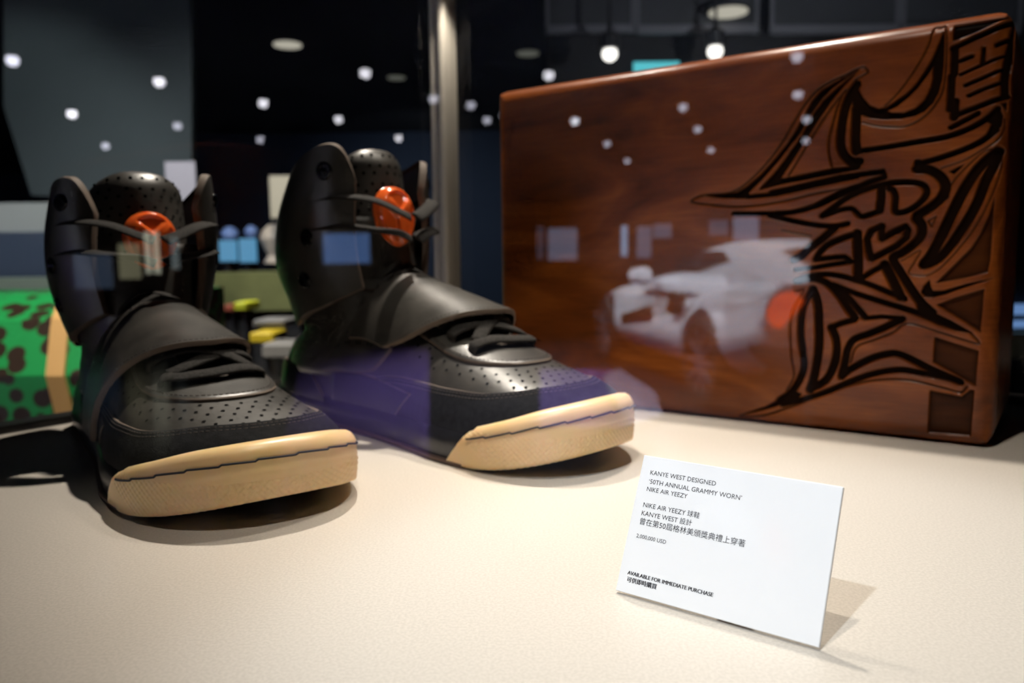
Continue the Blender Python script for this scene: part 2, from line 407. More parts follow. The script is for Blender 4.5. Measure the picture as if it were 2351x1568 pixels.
# ------------------------------------------------------------------ wooden box with engraving
S8 = 0.8
bl = on_z(1146, 907, TZ); br = on_z(2278, 1033, TZ)
UX = (br - bl) / np.linalg.norm(br - bl); FN = np.cross(UX, ZX)          # FN points to the viewer
if FN[1] > 0: FN = -FN
BW, BH, BD = float(np.linalg.norm(br - bl)), 0.2605, 0.135
wbox = empty('wooden_box', tuple(bl + UX * BW / 2 - FN * BD / 2))
wbox.rotation_euler = (0, 0, math.atan2(UX[1], UX[0]))
tag(wbox, 'reddish brown wooden box with black engraved graffiti lettering on its front', 'box')
ENG = {
    1: (1570, 30, 3.335), 2: (1930, 30, 3.734), 3: (1780, 380, 4.117), 4: (1680, 620, 3.504)}
STROKES = [  # frame, kind (F fill, H clear, S stroke, T fine line, G shaded ground), width, points
    (1, 'F', 0, [(1330, 440), (1150, 530), (1050, 590), (980, 670), (930, 760), (870, 870), (790, 1000), (690, 1120), (580, 1240), (470, 1330), (400, 1370), (280, 1385), (150, 1400), (290, 1418), (480, 1420), (500, 1370), (600, 1270), (700, 1160), (800, 1030), (890, 920), (960, 790), (1060, 650), (1150, 560)]),
    (1, 'F', 0, [(1330, 445), (1180, 560), (1060, 670), (968, 800), (905, 930), (810, 1065), (710, 1195), (610, 1310), (570, 1352), (740, 1265), (830, 1130), (940, 960), (1040, 800), (1130, 670), (1220, 560)]),
    (1, 'F', 0, [(570, 1355), (720, 1270), (1150, 1182), (1340, 1168), (1340, 1198), (1000, 1258), (700, 1322)]),
    (1, 'F', 0, [(450, 1392), (700, 1368), (1000, 1300), (1340, 1222), (1340, 1265), (1000, 1338), (700, 1404), (480, 1425)]),
    (1, 'T', 15, [(1330, 440), (1180, 497), (1040, 575), (955, 665), (880, 770), (795, 920), (710, 1050), (590, 1200), (440, 1330), (330, 1378), (140, 1395), (55, 1445), (200, 1467), (400, 1482), (600, 1467), (800, 1430), (1000, 1382), (1240, 1340)]),
    (1, 'T', 15, [(1240, 590), (1150, 700), (1050, 840), (950, 1000), (860, 1150), (800, 1250)]),
    (1, 'T', 15, [(1215, 620), (1170, 740), (1140, 850), (1115, 960), (1110, 1060), (1135, 1180)]),
    (1, 'S', 58, [(1320, 545), (1260, 650), (1225, 760), (1205, 880), (1198, 1000), (1222, 1080), (1275, 1130), (1340, 1135)]),
    (1, 'S', 30, [(380, 1535), (560, 1535), (800, 1525), (950, 1495), (1100, 1420), (1240, 1350), (1340, 1320)]),
    (2, 'F', 0, [(880, 160), (840, 260), (790, 380), (720, 500), (640, 610), (560, 690), (470, 750), (390, 800), (320, 815), (250, 790), (190, 720), (150, 650), (120, 610), (95, 680), (90, 760), (100, 830), (170, 870), (250, 900), (380, 910), (520, 905), (640, 880), (720, 840), (790, 770), (840, 680), (870, 560), (885, 400), (890, 200)]),
    (2, 'H', 0, [(790, 460), (790, 560), (770, 640), (720, 740), (640, 810), (540, 850), (430, 850), (400, 835), (480, 800), (580, 720), (660, 640), (730, 550)]),
    (2, 'T', 14, [(860, 125), (805, 130), (760, 260), (690, 400), (610, 530), (520, 650), (440, 740), (380, 795)]),
    (2, 'T', 15, [(860, 125), (905, 122), (908, 300), (900, 500), (880, 650), (830, 760), (760, 850), (670, 920), (560, 970), (430, 975), (300, 965), (180, 935)]),
    (2, 'T', 15, [(0, 560), (90, 500), (190, 462), (235, 500), (215, 520), (130, 570), (120, 610)]),
    (2, 'S', 68, [(132, 820), (128, 950), (124, 1100), (132, 1180)]),
    (2, 'S', 46, [(0, 1180), (45, 1255), (80, 1285), (150, 1290)]),
    (2, 'S', 46, [(120, 1185), (400, 1145), (700, 1095), (900, 1060), (1050, 1010), (1180, 950), (1280, 880), (1345, 815)]),
    (2, 'F', 0, [(1260, 890), (1350, 790), (1390, 870), (1380, 960), (1310, 1040), (1230, 1060), (1270, 1000), (1290, 950), (1240, 930)]),
    (2, 'S', 48, [(1330, 1000), (1210, 1095), (1050, 1170), (880, 1230), (665, 1290)]),
    (2, 'S', 55, [(662, 1280), (666, 1335), (760, 1345), (850, 1390), (895, 1470), (895, 1568)]),
    (2, 'T', 14, [(1400, 900), (1395, 1000), (1330, 1100), (1200, 1180), (1060, 1260), (860, 1330)]),
    (2, 'T', 14, [(1380, 1155), (1240, 1180), (1120, 1280), (1010, 1390), (940, 1480)]),
    (2, 'F', 0, [(930, 1360), (1020, 1310), (1060, 1300), (970, 1382)]),
    (2, 'F', 0, [(975, 105), (1250, 60), (1450, 25), (1330, 80), (1150, 170), (960, 240)]),
    (2, 'S', 46, [(960, 300), (1150, 210), (1350, 120), (1520, 45)]),
    (2, 'S', 55, [(978, 310), (975, 420), (972, 520)]), (2, 'S', 52, [(950, 540), (945, 700), (937, 820)]),
    (2, 'S', 60, [(980, 755), (972, 890)]), (2, 'S', 56, [(1500, 60), (1480, 180), (1450, 300), (1422, 440), (1402, 560), (1402, 700)]),
    (2, 'S', 35, [(1025, 408), (1125, 368)]), (2, 'S', 30, [(1228, 300), (1216, 430)]), (2, 'S', 40, [(1340, 268), (1450, 212)]),
    (2, 'S', 26, [(1030, 525), (1210, 442), (1405, 360)]), (2, 'S', 32, [(1070, 618), (1250, 540), (1400, 470)]),
    (2, 'S', 32, [(1100, 705), (1250, 640), (1400, 582)]), (2, 'S', 45, [(990, 870), (1200, 790), (1420, 705)]),
    (2, 'S', 42, [(948, 978), (1080, 910), (1175, 858)]), (2, 'F', 0, [(1370, 770), (1420, 750), (1415, 840)]),
    (3, 'S', 84, [(2100, -140), (1960, -20), (1850, 120), (1760, 270), (1680, 430), (1600, 600), (1530, 740), (1460, 860), (1410, 920)]),
    (3, 'S', 78, [(2110, -140), (2060, 0), (1990, 140), (1930, 300), (1850, 460), (1750, 620), (1650, 760), (1560, 860), (1470, 920), (1400, 940)]),
    (3, 'T', 13, [(2140, -150), (2130, 30), (2060, 250), (1960, 460), (1850, 640), (1720, 800), (1580, 950), (1450, 1030), (1350, 1040), (1260, 1010), (1310, 920), (1370, 800), (1190, 900)]),
    (3, 'G', 0, [(2070, 300), (2050, 600), (2030, 900), (2005, 1010), (1800, 1060), (1520, 1110), (1580, 1050), (1700, 930), (1850, 780), (1950, 630), (2020, 480)]),
    (3, 'F', 0, [(1455, 1080), (1470, 1150), (1490, 1185), (1600, 1180), (1800, 1120), (2065, 1065), (1800, 1150), (1600, 1220), (1480, 1250), (1410, 1240), (1375, 1200), (1400, 1140)]),
    (4, 'G', 0, [(1650, 280), (1800, 220), (2030, 155), (2000, 500), (1850, 400)]),
    (4, 'G', 0, [(1635, 540), (1985, 650), (1960, 930), (1620, 740)]),
    (4, 'G', 0, [(1595, 970), (1850, 1020), (1920, 965), (1950, 970), (1920, 1340), (1575, 1310)]),
    (3, 'T', 14, [(1520, 480), (1445, 520), (1480, 575), (1520, 480)]),
    (3, 'S', 80, [(1340, 30), (1440, 35), (1540, 85), (1600, 160), (1605, 230), (1560, 310), (1480, 380), (1340, 470)]),
    (3, 'S', 52, [(440, 475), (560, 385), (700, 290), (860, 220), (1040, 170), (1200, 155), (1330, 160), (1410, 195), (1430, 260), (1380, 335), (1290, 405), (1200, 440), (1130, 430), (1135, 300), (1110, 235), (1070, 215)]),
    (3, 'S', 66, [(1000, 200), (1000, 300), (985, 420)]),
    (3, 'S', 45, [(990, 430), (890, 460), (810, 480), (760, 440), (720, 408), (620, 415), (450, 475)]),
    (3, 'S', 38, [(-40, 172), (300, 110), (600, 50), (780, 10)]), (3, 'S', 46, [(-40, 255), (300, 180), (600, 110), (1010, 55)]),
    (3, 'S', 45, [(1012, 50), (1028, 100)]), (3, 'S', 45, [(1028, 108), (880, 155), (700, 235), (560, 300), (430, 360), (300, 405), (150, 440), (0, 450)]),
    (3, 'S', 45, [(-60, 470), (0, 485), (150, 520), (300, 550), (450, 570), (580, 568), (680, 548)]),
    (3, 'S', 62, [(560, 585), (440, 690), (330, 770), (250, 850), (170, 890)]), (3, 'T', 13, [(60, 610), (200, 640), (340, 665)]),
    (3, 'S', 52, [(770, 640), (620, 690), (490, 750), (420, 820), (380, 885)]), (3, 'S', 45, [(375, 890), (560, 868), (650, 862), (700, 900)]),
    (3, 'S', 40, [(720, 908), (560, 930), (380, 960), (190, 985)]), (3, 'S', 74, [(770, 640), (778, 800), (780, 1060)]),
    (3, 'S', 56, [(1005, 570), (905, 615), (865, 700), (880, 800), (905, 880), (1000, 835), (1150, 755), (1235, 680), (1250, 610), (1225, 575), (1120, 625), (1005, 690), (1000, 570)]),
    (3, 'S', 72, [(1330, 500), (1380, 560), (1380, 650), (1320, 730), (1200, 820), (1110, 880), (1200, 1040), (1290, 1180), (1380, 1300), (1480, 1390)]),
    (3, 'S', 48, [(820, 1060), (930, 990), (1040, 935)]), (3, 'S', 76, [(1030, 935), (1100, 1070), (1180, 1240)]),
    (3, 'S', 48, [(190, 1090), (300, 1050), (450, 1028), (600, 1042), (750, 1080), (900, 1130), (1050, 1190), (1215, 1258)]),
    (4, 'S', 48, [(520, 90), (640, 68), (760, 105), (850, 190), (920, 290), (990, 385)]),
    (4, 'S', 42, [(810, 120), (1000, 190), (1250, 270), (1450, 330), (1600, 390)]),
    (4, 'F', 0, [(1480, 260), (1600, 330), (1750, 400), (1890, 480), (1935, 508), (1800, 490), (1650, 440), (1500, 370)]),
    (4, 'S', 48, [(850, 140), (950, 240), (1065, 375)]), (4, 'S', 32, [(1070, 388), (1200, 375), (1370, 390)]),
    (4, 'S', 48, [(1370, 395), (1230, 460), (1080, 520), (980, 560), (930, 640), (910, 740), (880, 850)]),
    (4, 'S', 42, [(985, 400), (870, 430), (800, 462)]), (4, 'S', 52, [(800, 462), (838, 560), (840, 680), (812, 790), (760, 880), (690, 930)]),
    (4, 'S', 46, [(650, 155), (585, 260), (562, 360), (552, 500), (570, 650), (580, 780), (540, 890), (470, 990), (380, 1050)]),
    (4, 'S', 56, [(650, 155), (690, 270), (700, 420), (700, 600), (680, 760), (650, 900), (628, 965)]), (4, 'S', 28, [(625, 975), (720, 925)]),
    (4, 'F', 0, [(480, 960), (380, 1040), (250, 1110), (100, 1160), (200, 1140), (350, 1100), (500, 1060), (560, 1000)]),
    (4, 'S', 42, [(400, 1085), (560, 1045), (750, 985), (950, 900), (1150, 832), (1350, 805), (1550, 835), (1750, 875), (1840, 905)]),
    (4, 'S', 48, [(880, 860), (950, 800), (1120, 712), (1250, 675), (1340, 675), (1450, 722), (1600, 800), (1830, 900)]),
    (4, 'T', 17, [(250, 1110), (100, 1160), (55, 1185), (250, 1172), (500, 1092), (800, 972), (1050, 902), (1250, 880), (1450, 890), (1700, 950), (1840, 985), (1890, 940)]),
    (4, 'T', 15, [(955, 745), (1000, 620), (1150, 560), (1300, 500), (1420, 430), (1700, 510), (1960, 590), (1985, 575), (1920, 505)]),
    (4, 'T', 13, [(510, 170), (580, 160), (500, 300), (470, 450), (480, 700), (500, 850), (440, 970)]),
]


def face_uv(x, y):
    p = on_plane(x, y, bl, FN) - bl
    return p @ UX, p[2]


def engrave():
    NU, NV = 760, 530
    us = np.linspace(0, BW, NU); vs_ = np.linspace(0, BH, NV)
    U, V = np.meshgrid(us, vs_)
    dep = np.zeros_like(U); burn = np.zeros_like(U)
    soft = 0.0006

    def sub(b):
        i0, i1 = np.searchsorted(us, [b[0], b[1]]); j0, j1 = np.searchsorted(vs_, [b[2], b[3]])
        return slice(max(j0 - 1, 0), j1 + 1), slice(max(i0 - 1, 0), i1 + 1)

    def segdist(P, sl, closed):
        X, Y = U[sl], V[sl]; D = np.full(X.shape, 9.0)
        n = len(P)
        for k in range(n if closed else n - 1):
            a, b = P[k], P[(k + 1) % n]; ab = b - a; L = ab @ ab + 1e-18
            t = np.clip(((X - a[0]) * ab[0] + (Y - a[1]) * ab[1]) / L, 0, 1)
            D = np.minimum(D, np.hypot(X - a[0] - t * ab[0], Y - a[1] - t * ab[1]))
        return D

    def inside(P, sl):
        X, Y = U[sl], V[sl]; ins = np.zeros(X.shape, bool); n = len(P)
        for k in range(n):
            a, b = P[k], P[(k + 1) % n]
            if a[1] == b[1]: continue
            c = ((a[1] > Y) != (b[1] > Y)) & (X < (b[0] - a[0]) * (Y - a[1]) / (b[1] - a[1]) + a[0])
            ins ^= c
        return ins

    order = {'G': 0, 'F': 1, 'H': 2, 'S': 3, 'T': 4}
    for fr, kind, wd, pts in sorted(STROKES, key=lambda s: order[s[1]]):
        ox, oy, sc = ENG[fr]
        px = [(ox + x / sc, oy + y / sc) for x, y in pts]
        P = np.array([face_uv(*p) for p in px])
        c = np.mean(px, 0); q0 = np.array(face_uv(*c)); q1 = np.array(face_uv(c[0] + 1, c[1])); q2 = np.array(face_uv(c[0], c[1] + 1))
        mpp = 0.5 * (np.linalg.norm(q1 - q0) + np.linalg.norm(q2 - q0))
        if len(P) > 4 and kind in 'ST' and not (fr == 3 and wd == 56):
            P = spline(P, len(P) * 4)
        hw = wd / sc * mpp / 2 * (1.18 if kind == 'S' else 1.1); pad = hw + 0.003
        sl = sub((P[:, 0].min() - pad, P[:, 0].max() + pad, P[:, 1].min() - pad, P[:, 1].max() + pad))
        if kind in 'ST':
            d = segdist(P, sl, False); k = np.clip((hw - d) / soft + 0.5, 0, 1)
            full = 0.0028 if kind == 'S' else 0.0009
            dep[sl] = np.maximum(dep[sl], k * full); burn[sl] = np.maximum(burn[sl], k * (0.97 if kind == 'S' else 0.80))
        else:
            d = segdist(P, sl, True); ins = inside(P, sl); sd = np.where(ins, d, -d); k = np.clip(sd / soft + 0.5, 0, 1)
            if kind == 'F':
                dep[sl] = np.maximum(dep[sl], k * 0.0028); burn[sl] = np.maximum(burn[sl], k * 0.97)
            elif kind == 'H':
                dep[sl] *= 1 - k; burn[sl] *= 1 - k
            else:
                e = np.exp(-np.clip(d, 0, 1) / 0.0022)
                dep[sl] = np.maximum(dep[sl], k * 0.0022); burn[sl] = np.maximum(burn[sl], k * (0.72 + 0.2 * e))
    # rounded rim of the front board
    r = 0.011
    de = np.minimum(np.minimum(U, BW - U), np.minimum(V, BH - V))
    rim = np.where(de < r, r - np.sqrt(np.clip(r * r - (r - de)**2, 0, None)), 0)
    X = U - BW / 2; Z = V.copy(); cr = 0.012
    for sx in (-1, 1):
        for sz in (0, 1):
            c0 = sx * (BW / 2 - cr); c1 = cr if sz == 0 else BH - cr
            m_ = ((X - c0) * sx > 0) & ((Z - c1) * (1 if sz else -1) > 0)
            dd = np.hypot(X - c0, Z - c1); s_ = np.where(m_ & (dd > cr), cr / np.maximum(dd, 1e-9), 1)
            X = c0 + (X - c0) * s_; Z = c1 + (Z - c1) * s_
    Y = -BD / 2 + dep + rim
    verts = np.stack([X, Y, Z], -1).reshape(-1, 3)
    idx = np.arange(NU * NV).reshape(NV, NU)
    f = np.stack([idx[:-1, :-1], idx[:-1, 1:], idx[1:, 1:], idx[1:, :-1]], -1).reshape(-1, 4)
    me = bpy.data.meshes.new('engraved_front')
    me.vertices.add(len(verts)); me.vertices.foreach_set('co', verts.astype(np.float32).ravel())
    me.loops.add(len(f) * 4); me.loops.foreach_set('vertex_index', f.astype(np.int32).ravel())
    me.polygons.add(len(f)); me.polygons.foreach_set('loop_start', np.arange(0, len(f) * 4, 4, dtype=np.int32))
    me.polygons.foreach_set('use_smooth', np.ones(len(f), bool))
    me.update(calc_edges=True)
    at = me.attributes.new('burn', 'FLOAT', 'POINT'); at.data.foreach_set('value', burn.astype(np.float32).ravel())
    me.materials.append(M['wood'])
    o = bpy.data.objects.new('engraved_front', me); COL.objects.link(o); o.parent = wbox
    o['label'] = 'front board with deep black burnt engraving'


engrave()


def box_body():
    # rounded-corner prism behind the front board
    cr = 0.012; pts = []
    for (cx_, cz_, t0) in ((BW / 2 - cr, cr, -90), (BW / 2 - cr, BH - cr, 0), (-BW / 2 + cr, BH - cr, 90), (-BW / 2 + cr, cr, 180)):
        for k in range(7):
            t = R_(t0 + 15 * k); pts.append((cx_ + cr * math.cos(t), cz_ + cr * math.sin(t)))
    n = len(pts); prof = [(0.0105, 0.0), (BD - 0.005, 0.0), (BD - 0.0015, 0.0015), (BD, 0.005)]
    v, f = [], []
    for y, ins in prof:
        for x, z in pts:
            v.append((x * (1 - ins / (BW / 2)), y - BD / 2, BH / 2 + (z - BH / 2) * (1 - ins / (BH / 2))))
    for i in range(len(prof) - 1):
        for k in range(n): f.append((i * n + k, i * n + (k + 1) % n, (i + 1) * n + (k + 1) % n, (i + 1) * n + k))
    f.append(tuple(range(n))); f.append(tuple(reversed([(len(prof) - 1) * n + k for k in range(n)])))
    f = [tuple(reversed(q)) for q in f]
    mesh_obj('box_body', v, f, M['wood'], wbox, smooth=True, sharp=40)


box_body()

# ------------------------------------------------------------------ caption card
cb0 = on_z(1413, 1362, TZ); cb1 = on_z(1880, 1496, TZ)
CW = float(np.linalg.norm(cb1 - cb0)); cu = (cb1 - cb0) / CW
TILT = R_(24.5); back = np.cross(ZX, cu); back = back if back[1] > 0 else -back
cv = ZX * math.cos(TILT) + back * math.sin(TILT); cn = np.cross(cu, cv)
CH = 0.0496
card = empty('caption_card', tuple(cb0))
card.matrix_world = Matrix(((cu[0], cv[0], cn[0], cb0[0]), (cu[1], cv[1], cn[1], cb0[1]), (cu[2], cv[2], cn[2], cb0[2] + 0.0012), (0, 0, 0, 1)))
tag(card, 'white caption card with black English and Chinese text leaning on the table', 'card')
b = MB(); b.box((CW / 2, CH / 2, -0.0008), (CW, CH, 0.0016), bev=0.0002); b.build('card_board', M['card'], card)
b = MB()
th = math.tan(TILT)
sv = [(CW * 0.42, CH * 0.75, -0.0018), (CW * 0.58, CH * 0.75, -0.0018)]
inv = np.array([cu, cv, cn])
def card_local(p): return inv @ (np.asarray(p) - np.array([cb0[0], cb0[1], cb0[2] + 0.0012]))
foot = [cb0 + cu * CW * k + back * 0.038 for k in (0.42, 0.58)]
pts = [np.array(sv[0]), np.array(sv[1]), card_local(foot[1]), card_local(foot[0])]
b.prism(pts, np.array((0, 0, -0.0012)) * 1.0); b.build('easel_leg', M['card'], card)


def card_uv(zx, zy):
    x, y = 1380 + zx / 3.1355, 1020 + zy / 3.136
    p = on_plane(x, y, cb0, cn) - cb0
    return p @ cu, p @ cv


LINES = [("KANYE WEST DESIGNED", (353, 240), (825, 318), 0), ("\u201850TH ANNUAL GRAMMY WORN\u2019", (342, 304), (1012, 415), 0),
         ("NIKE AIR YEEZY", (328, 358), (620, 407), 0), ("NIKE AIR YEEZY \u7403\u978b", (302, 472), (707, 548), 0),
         ("KANYE WEST \u8a2d\u8a08", (290, 532), (651, 602), 0),
         ("\u66fe\u5728\u7b2c50\u5c46\u683c\u6797\u7f8e\u9812\u734e\u5178\u79ae\u4e0a\u7a7f\u8457", (278, 594), (1036, 748), 0),
         ("2,000,000 USD", (253, 692), (466, 738), 0), ("AVAILABLE FOR IMMEDIATE PURCHASE", (190, 958), (804, 1118), 1),
         ("\u53ef\u4f9b\u5373\u6642\u8cfc\u8cb7", (185, 1008), (398, 1062), 1)]
for txt, p0, p1, bold in LINES:
    c = bpy.data.curves.new('caption_line', 'FONT'); c.body = txt; c.size = 1.0; c.resolution_u = 3
    c.offset = 0.0
    o = bpy.data.objects.new('caption_line', c); COL.objects.link(o)
    bpy.context.view_layer.update()
    me = bpy.data.meshes.new_from_object(o.evaluated_get(bpy.context.evaluated_depsgraph_get()))
    bpy.data.objects.remove(o)
    me.name = 'caption_line'
    co = np.zeros(len(me.vertices) * 3, np.float32); me.vertices.foreach_get('co', co); co = co.reshape(-1, 3)
    u0_, v0_ = card_uv(*p0); u1_, v1_ = card_uv(*p1)
    s = (u1_ - u0_) / (co[:, 0].max() - co[:, 0].min())
    co[:, 0] = (co[:, 0] - co[:, 0].min()) * s + u0_; co[:, 1] = co[:, 1] * s * 1.0 + v0_; co[:, 2] = 0.00006
    if bold:                   # heavier strokes: the same outlines laid three times, a hair apart
        fs = [tuple(p.vertices) for p in me.polygons]; nv = len(co); allv = []; allf = []
        for q, dx in enumerate((-0.00008, 0.0, 0.00008)):
            allv += [tuple(p_ + np.array((dx, 0, 0.00001 * q))) for p_ in co]; allf += [tuple(i + nv * q for i in f_) for f_ in fs]
        me = bpy.data.meshes.new('caption_line'); me.from_pydata(allv, [], allf)
    else:
        me.vertices.foreach_set('co', co.ravel())
    me.materials.clear(); me.materials.append(M['ink']); me.update()
    o = bpy.data.objects.new('caption_line', me); COL.objects.link(o); o.parent = card
#SHOES
# ------------------------------------------------------------------ sneakers
LS = 0.33
_wc = pchip([0, .05, .10, .15, .20, .24, .27, .33], [.034, .037, .040, .043, .050, .0555, .0555, .053])
_H = pchip([0, .03, .06, .09, .12, .14, .17, .20, .222, .24, .268, .304, .320, .327],
           [.058, .060, .066, .084, .103, .1045, .096, .084, .074, .066, .0565, .046, .0405, .037])
_e = pchip([0, .1, .2, .25, .33], [.85, 1.0, .98, .86, .70])


def spring(x): return 0.013 * np.clip((np.asarray(x) - 0.262) / 0.07, 0, 1.2)**1.7


def endf(x, x0, x1, rh, rt, p=2.3):
    x = np.asarray(x, float)
    a = np.clip((x0 + rh - x) / rh, 0, 1); b_ = np.clip((x - (x1 - rt)) / rt, 0, 1)
    return (1 - a**p)**(1 / p) * (1 - b_**p)**(1 / p)


def sole_w(x): return _wc(x) * endf(x, 0.0, LS, .042, .066)


def shift(x): return -0.007 * np.clip((np.asarray(x) - .2) / .13, 0, 1)**1.5     # toe bends to the inner side (-Y)


def body(x, ph):
    x = np.asarray(x, float); ph = np.asarray(ph, float)
    xx = np.clip(x, .0062, .3258)
    W = (_wc(xx) - .0032) * endf(xx, .006, .326, .042, .064)
    zb = 0.012 + spring(xx); H = _H(xx); e = _e(xx); s = np.sin(ph); c = np.maximum(np.cos(ph), 0)
    return np.stack([xx, shift(xx) + W * np.sign(s) * np.abs(s)**e, zb + (H - zb) * c**e], -1)


def normals(P):                # outward normals of a grid by differences
    du = np.gradient(P, axis=0); dv = np.gradient(P, axis=1)
    n = np.cross(du, dv); L = np.linalg.norm(n, axis=-1, keepdims=True); n = n / np.maximum(L, 1e-12)
    return n


def body_n(x, ph):
    h = 1e-4; hp = 1e-3
    x = np.asarray(x, float); ph = np.asarray(ph, float); xc = np.clip(x, .0075, .3245); pc = np.clip(ph, -1.53, 1.53)
    pc = np.where(np.abs(pc) < .02, .02, pc)
    du = body(xc + h, pc) - body(xc - h, pc); dv = body(xc, pc + hp) - body(xc, pc - hp)
    n = -np.cross(du, dv); L = np.linalg.norm(n, axis=-1, keepdims=True); n = n / np.maximum(L, 1e-12)
    ctr = np.stack([np.clip(xc, .05, .27), 0 * xc, 0 * xc + .03], -1)
    sg = np.sign(np.sum(n * (body(xc, pc) - ctr), -1, keepdims=True)); return n * np.where(sg == 0, 1, sg)


_cx = pchip([.03, .07, .10, .13, .165, .21], [.085, .085, .085, .087, .094, .104])
_bk = pchip([.03, .055, .07, .09, .12, .15, .18, .21], [.077, .066, .044, .046, .060, .060, .052, .044])
_fr = pchip([.03, .07, .10, .13, .165, .21], [.07, .062, .056, .047, .040, .034])
_bb = pchip([.03, .07, .10, .13, .165, .21], [.036, .034, .037, .040, .0415, .041])


def shaft(th, z):
    th = np.asarray(th, float); z = np.asarray(z, float); c = np.cos(th); s = np.sin(th)
    a = np.where(c > 0, _fr(z), _bk(z))
    return np.stack([_cx(z) + a * np.sign(c) * np.abs(c)**.9, _bb(z) * np.sign(s) * np.abs(s)**.9, z], -1)


def shaft_n(th, z):
    h = 2e-3; du = shaft(th + h, z) - shaft(th - h, z); dv = shaft(th, z + 1e-4) - shaft(th, z - 1e-4)
    n = np.cross(du, dv); return n / np.maximum(np.linalg.norm(n, axis=-1, keepdims=True), 1e-12)


def make_shoe(loc, heading, mir, label, group, zk=1.0, bz=1.0):
    root = empty('high_top_sneaker', loc, heading - math.pi / 2)
    tag(root, label, 'sneaker', group)
    my = np.array([1, mir, 1.0])

    def put(name, v, f, m, parent=root, midx=None, sharp=None):
        v = np.array(v, float) * my
        if bz != 1 and name not in ('toe_cup', 'thread_line', 'midsole', 'outsole_edge', 'outsole'):
            v[:, 2] = np.where(v[:, 2] > .03, .03 + (v[:, 2] - .03) * bz, v[:, 2])
        if mir < 0: f = [tuple(reversed(q)) for q in f]
        return mesh_obj(name, v, f, m, parent, midx, True, sharp)

    def sheet(name, P, N, off, th, mats, parent=root, wrap=False, sharp=50):
        # a thin panel lying on a surface: P, N grids; off may be a grid
        n, m_ = P.shape[:2]; off = np.broadcast_to(np.asarray(off, float), (n, m_))
        base = P + N * (off - .0008)[..., None]
        top = P + N * (off + th)[..., None]
        rim = P + N * (off + th * .55)[..., None]
        # pull the top border in slightly so that edges read as rounded
        tp = top.copy()
        if not wrap:
            tp[0] = .75 * top[0] + .25 * top[1]; tp[-1] = .75 * top[-1] + .25 * top[-2]
        tp[:, 0] = .75 * tp[:, 0] + .25 * tp[:, 1]; tp[:, -1] = .75 * tp[:, -1] + .25 * tp[:, -2]
        V = [tp.reshape(-1, 3)]; F = []; I = []
        id_ = lambda i, j: (i % n) * m_ + j
        for i in range(n if wrap else n - 1):
            for j in range(m_ - 1):
                F.append((id_(i, j), id_(i + 1, j), id_(i + 1, j + 1), id_(i, j + 1))); I.append(0)
        if wrap:
            loops = [[(i, 0) for i in range(n)], [(i, m_ - 1) for i in range(n)][::-1]]
        else:
            loops = [[(i, 0) for i in range(n)] + [(n - 1, j) for j in range(1, m_)] + [(i, m_ - 1) for i in range(n - 2, -1, -1)] + [(0, j) for j in range(m_ - 2, 0, -1)]]
        cnt = n * m_
        for lp in loops:
            k = len(lp); V.append(np.array([rim[a] for a in lp])); V.append(np.array([base[a] for a in lp]))
            for q in range(k):
                q2 = (q + 1) % k; t1, t2 = id_(*lp[q]), id_(*lp[q2])
                F.append((t2, t1, cnt + q, cnt + q2)); I.append(1)
                F.append((cnt + q2, cnt + q, cnt + k + q, cnt + k + q2)); I.append(1)
            cnt += 2 * k
        V = np.vstack(V)
        # orient: compare first face normal with N
        a, b_, c_ = V[F[len(F) // 7][0]], V[F[len(F) // 7][1]], V[F[len(F) // 7][2]]
        i0 = F[0]; mid = (n // 2, m_ // 2); q = (id_(*mid), id_(mid[0] + 1, mid[1]), id_(mid[0] + 1, mid[1] + 1))
        nn = np.cross(V[q[1]] - V[q[0]], V[q[2]] - V[q[0]])
        if nn @ N[mid] < 0: F = [tuple(reversed(x)) for x in F]
        return put(name, V, F, mats, parent, I, sharp)

    def tube(name, pts, r, m, parent=root, flat=1.0, nrm=None, sides=8, n=None, join=None):
        p = np.asarray(pts, float)
        if n: p = spline(p, n)
        if nrm is not None and n: nrm = spline(nrm, n)
        t = np.gradient(p, axis=0); t /= np.linalg.norm(t, axis=1, keepdims=True)
        if nrm is None:
            nrm = np.tile(np.array([0, 0, 1.0]), (len(p), 1))
        nn = nrm - np.sum(nrm * t, 1, keepdims=True) * t; nn /= np.maximum(np.linalg.norm(nn, axis=1, keepdims=True), 1e-9)
        bi = np.cross(t, nn); v = []; f = []
        for k in range(len(p)):
            for q in range(sides):
                a = 2 * math.pi * q / sides
                v.append(p[k] + bi[k] * r * math.cos(a) + nn[k] * r * flat * math.sin(a))
        for k in range(len(p) - 1):
            for q in range(sides): f.append((k * sides + q, k * sides + (q + 1) % sides, (k + 1) * sides + (q + 1) % sides, (k + 1) * sides + q))
        f.append(tuple(reversed(range(sides)))); f.append(tuple((len(p) - 1) * sides + q for q in range(sides)))
        if join is not None:
            bse = len(join[0]); join[0].extend(v); join[1].extend([tuple(bse + i for i in q) for q in f]); return
        return put(name, v, f, m, parent)

    def stitches(name, P, N, off, parent, m=M['stitch'], step=.0028, ln=.0017, r=.00032):
        d = np.r_[0, np.cumsum(np.linalg.norm(np.diff(P, axis=0), axis=1))]; J = ([], [])
        s = .001
        while s + ln < d[-1]:
            pp = []
            for q in (s, s + ln / 2, s + ln):
                pp.append([np.interp(q, d, P[:, k] + N[:, k] * off) for k in range(3)])
            tube('', pp, r, m, join=J, sides=5); s += step
        o = put(name, J[0], J[1], m, parent); o['kind'] = 'stuff'; return o

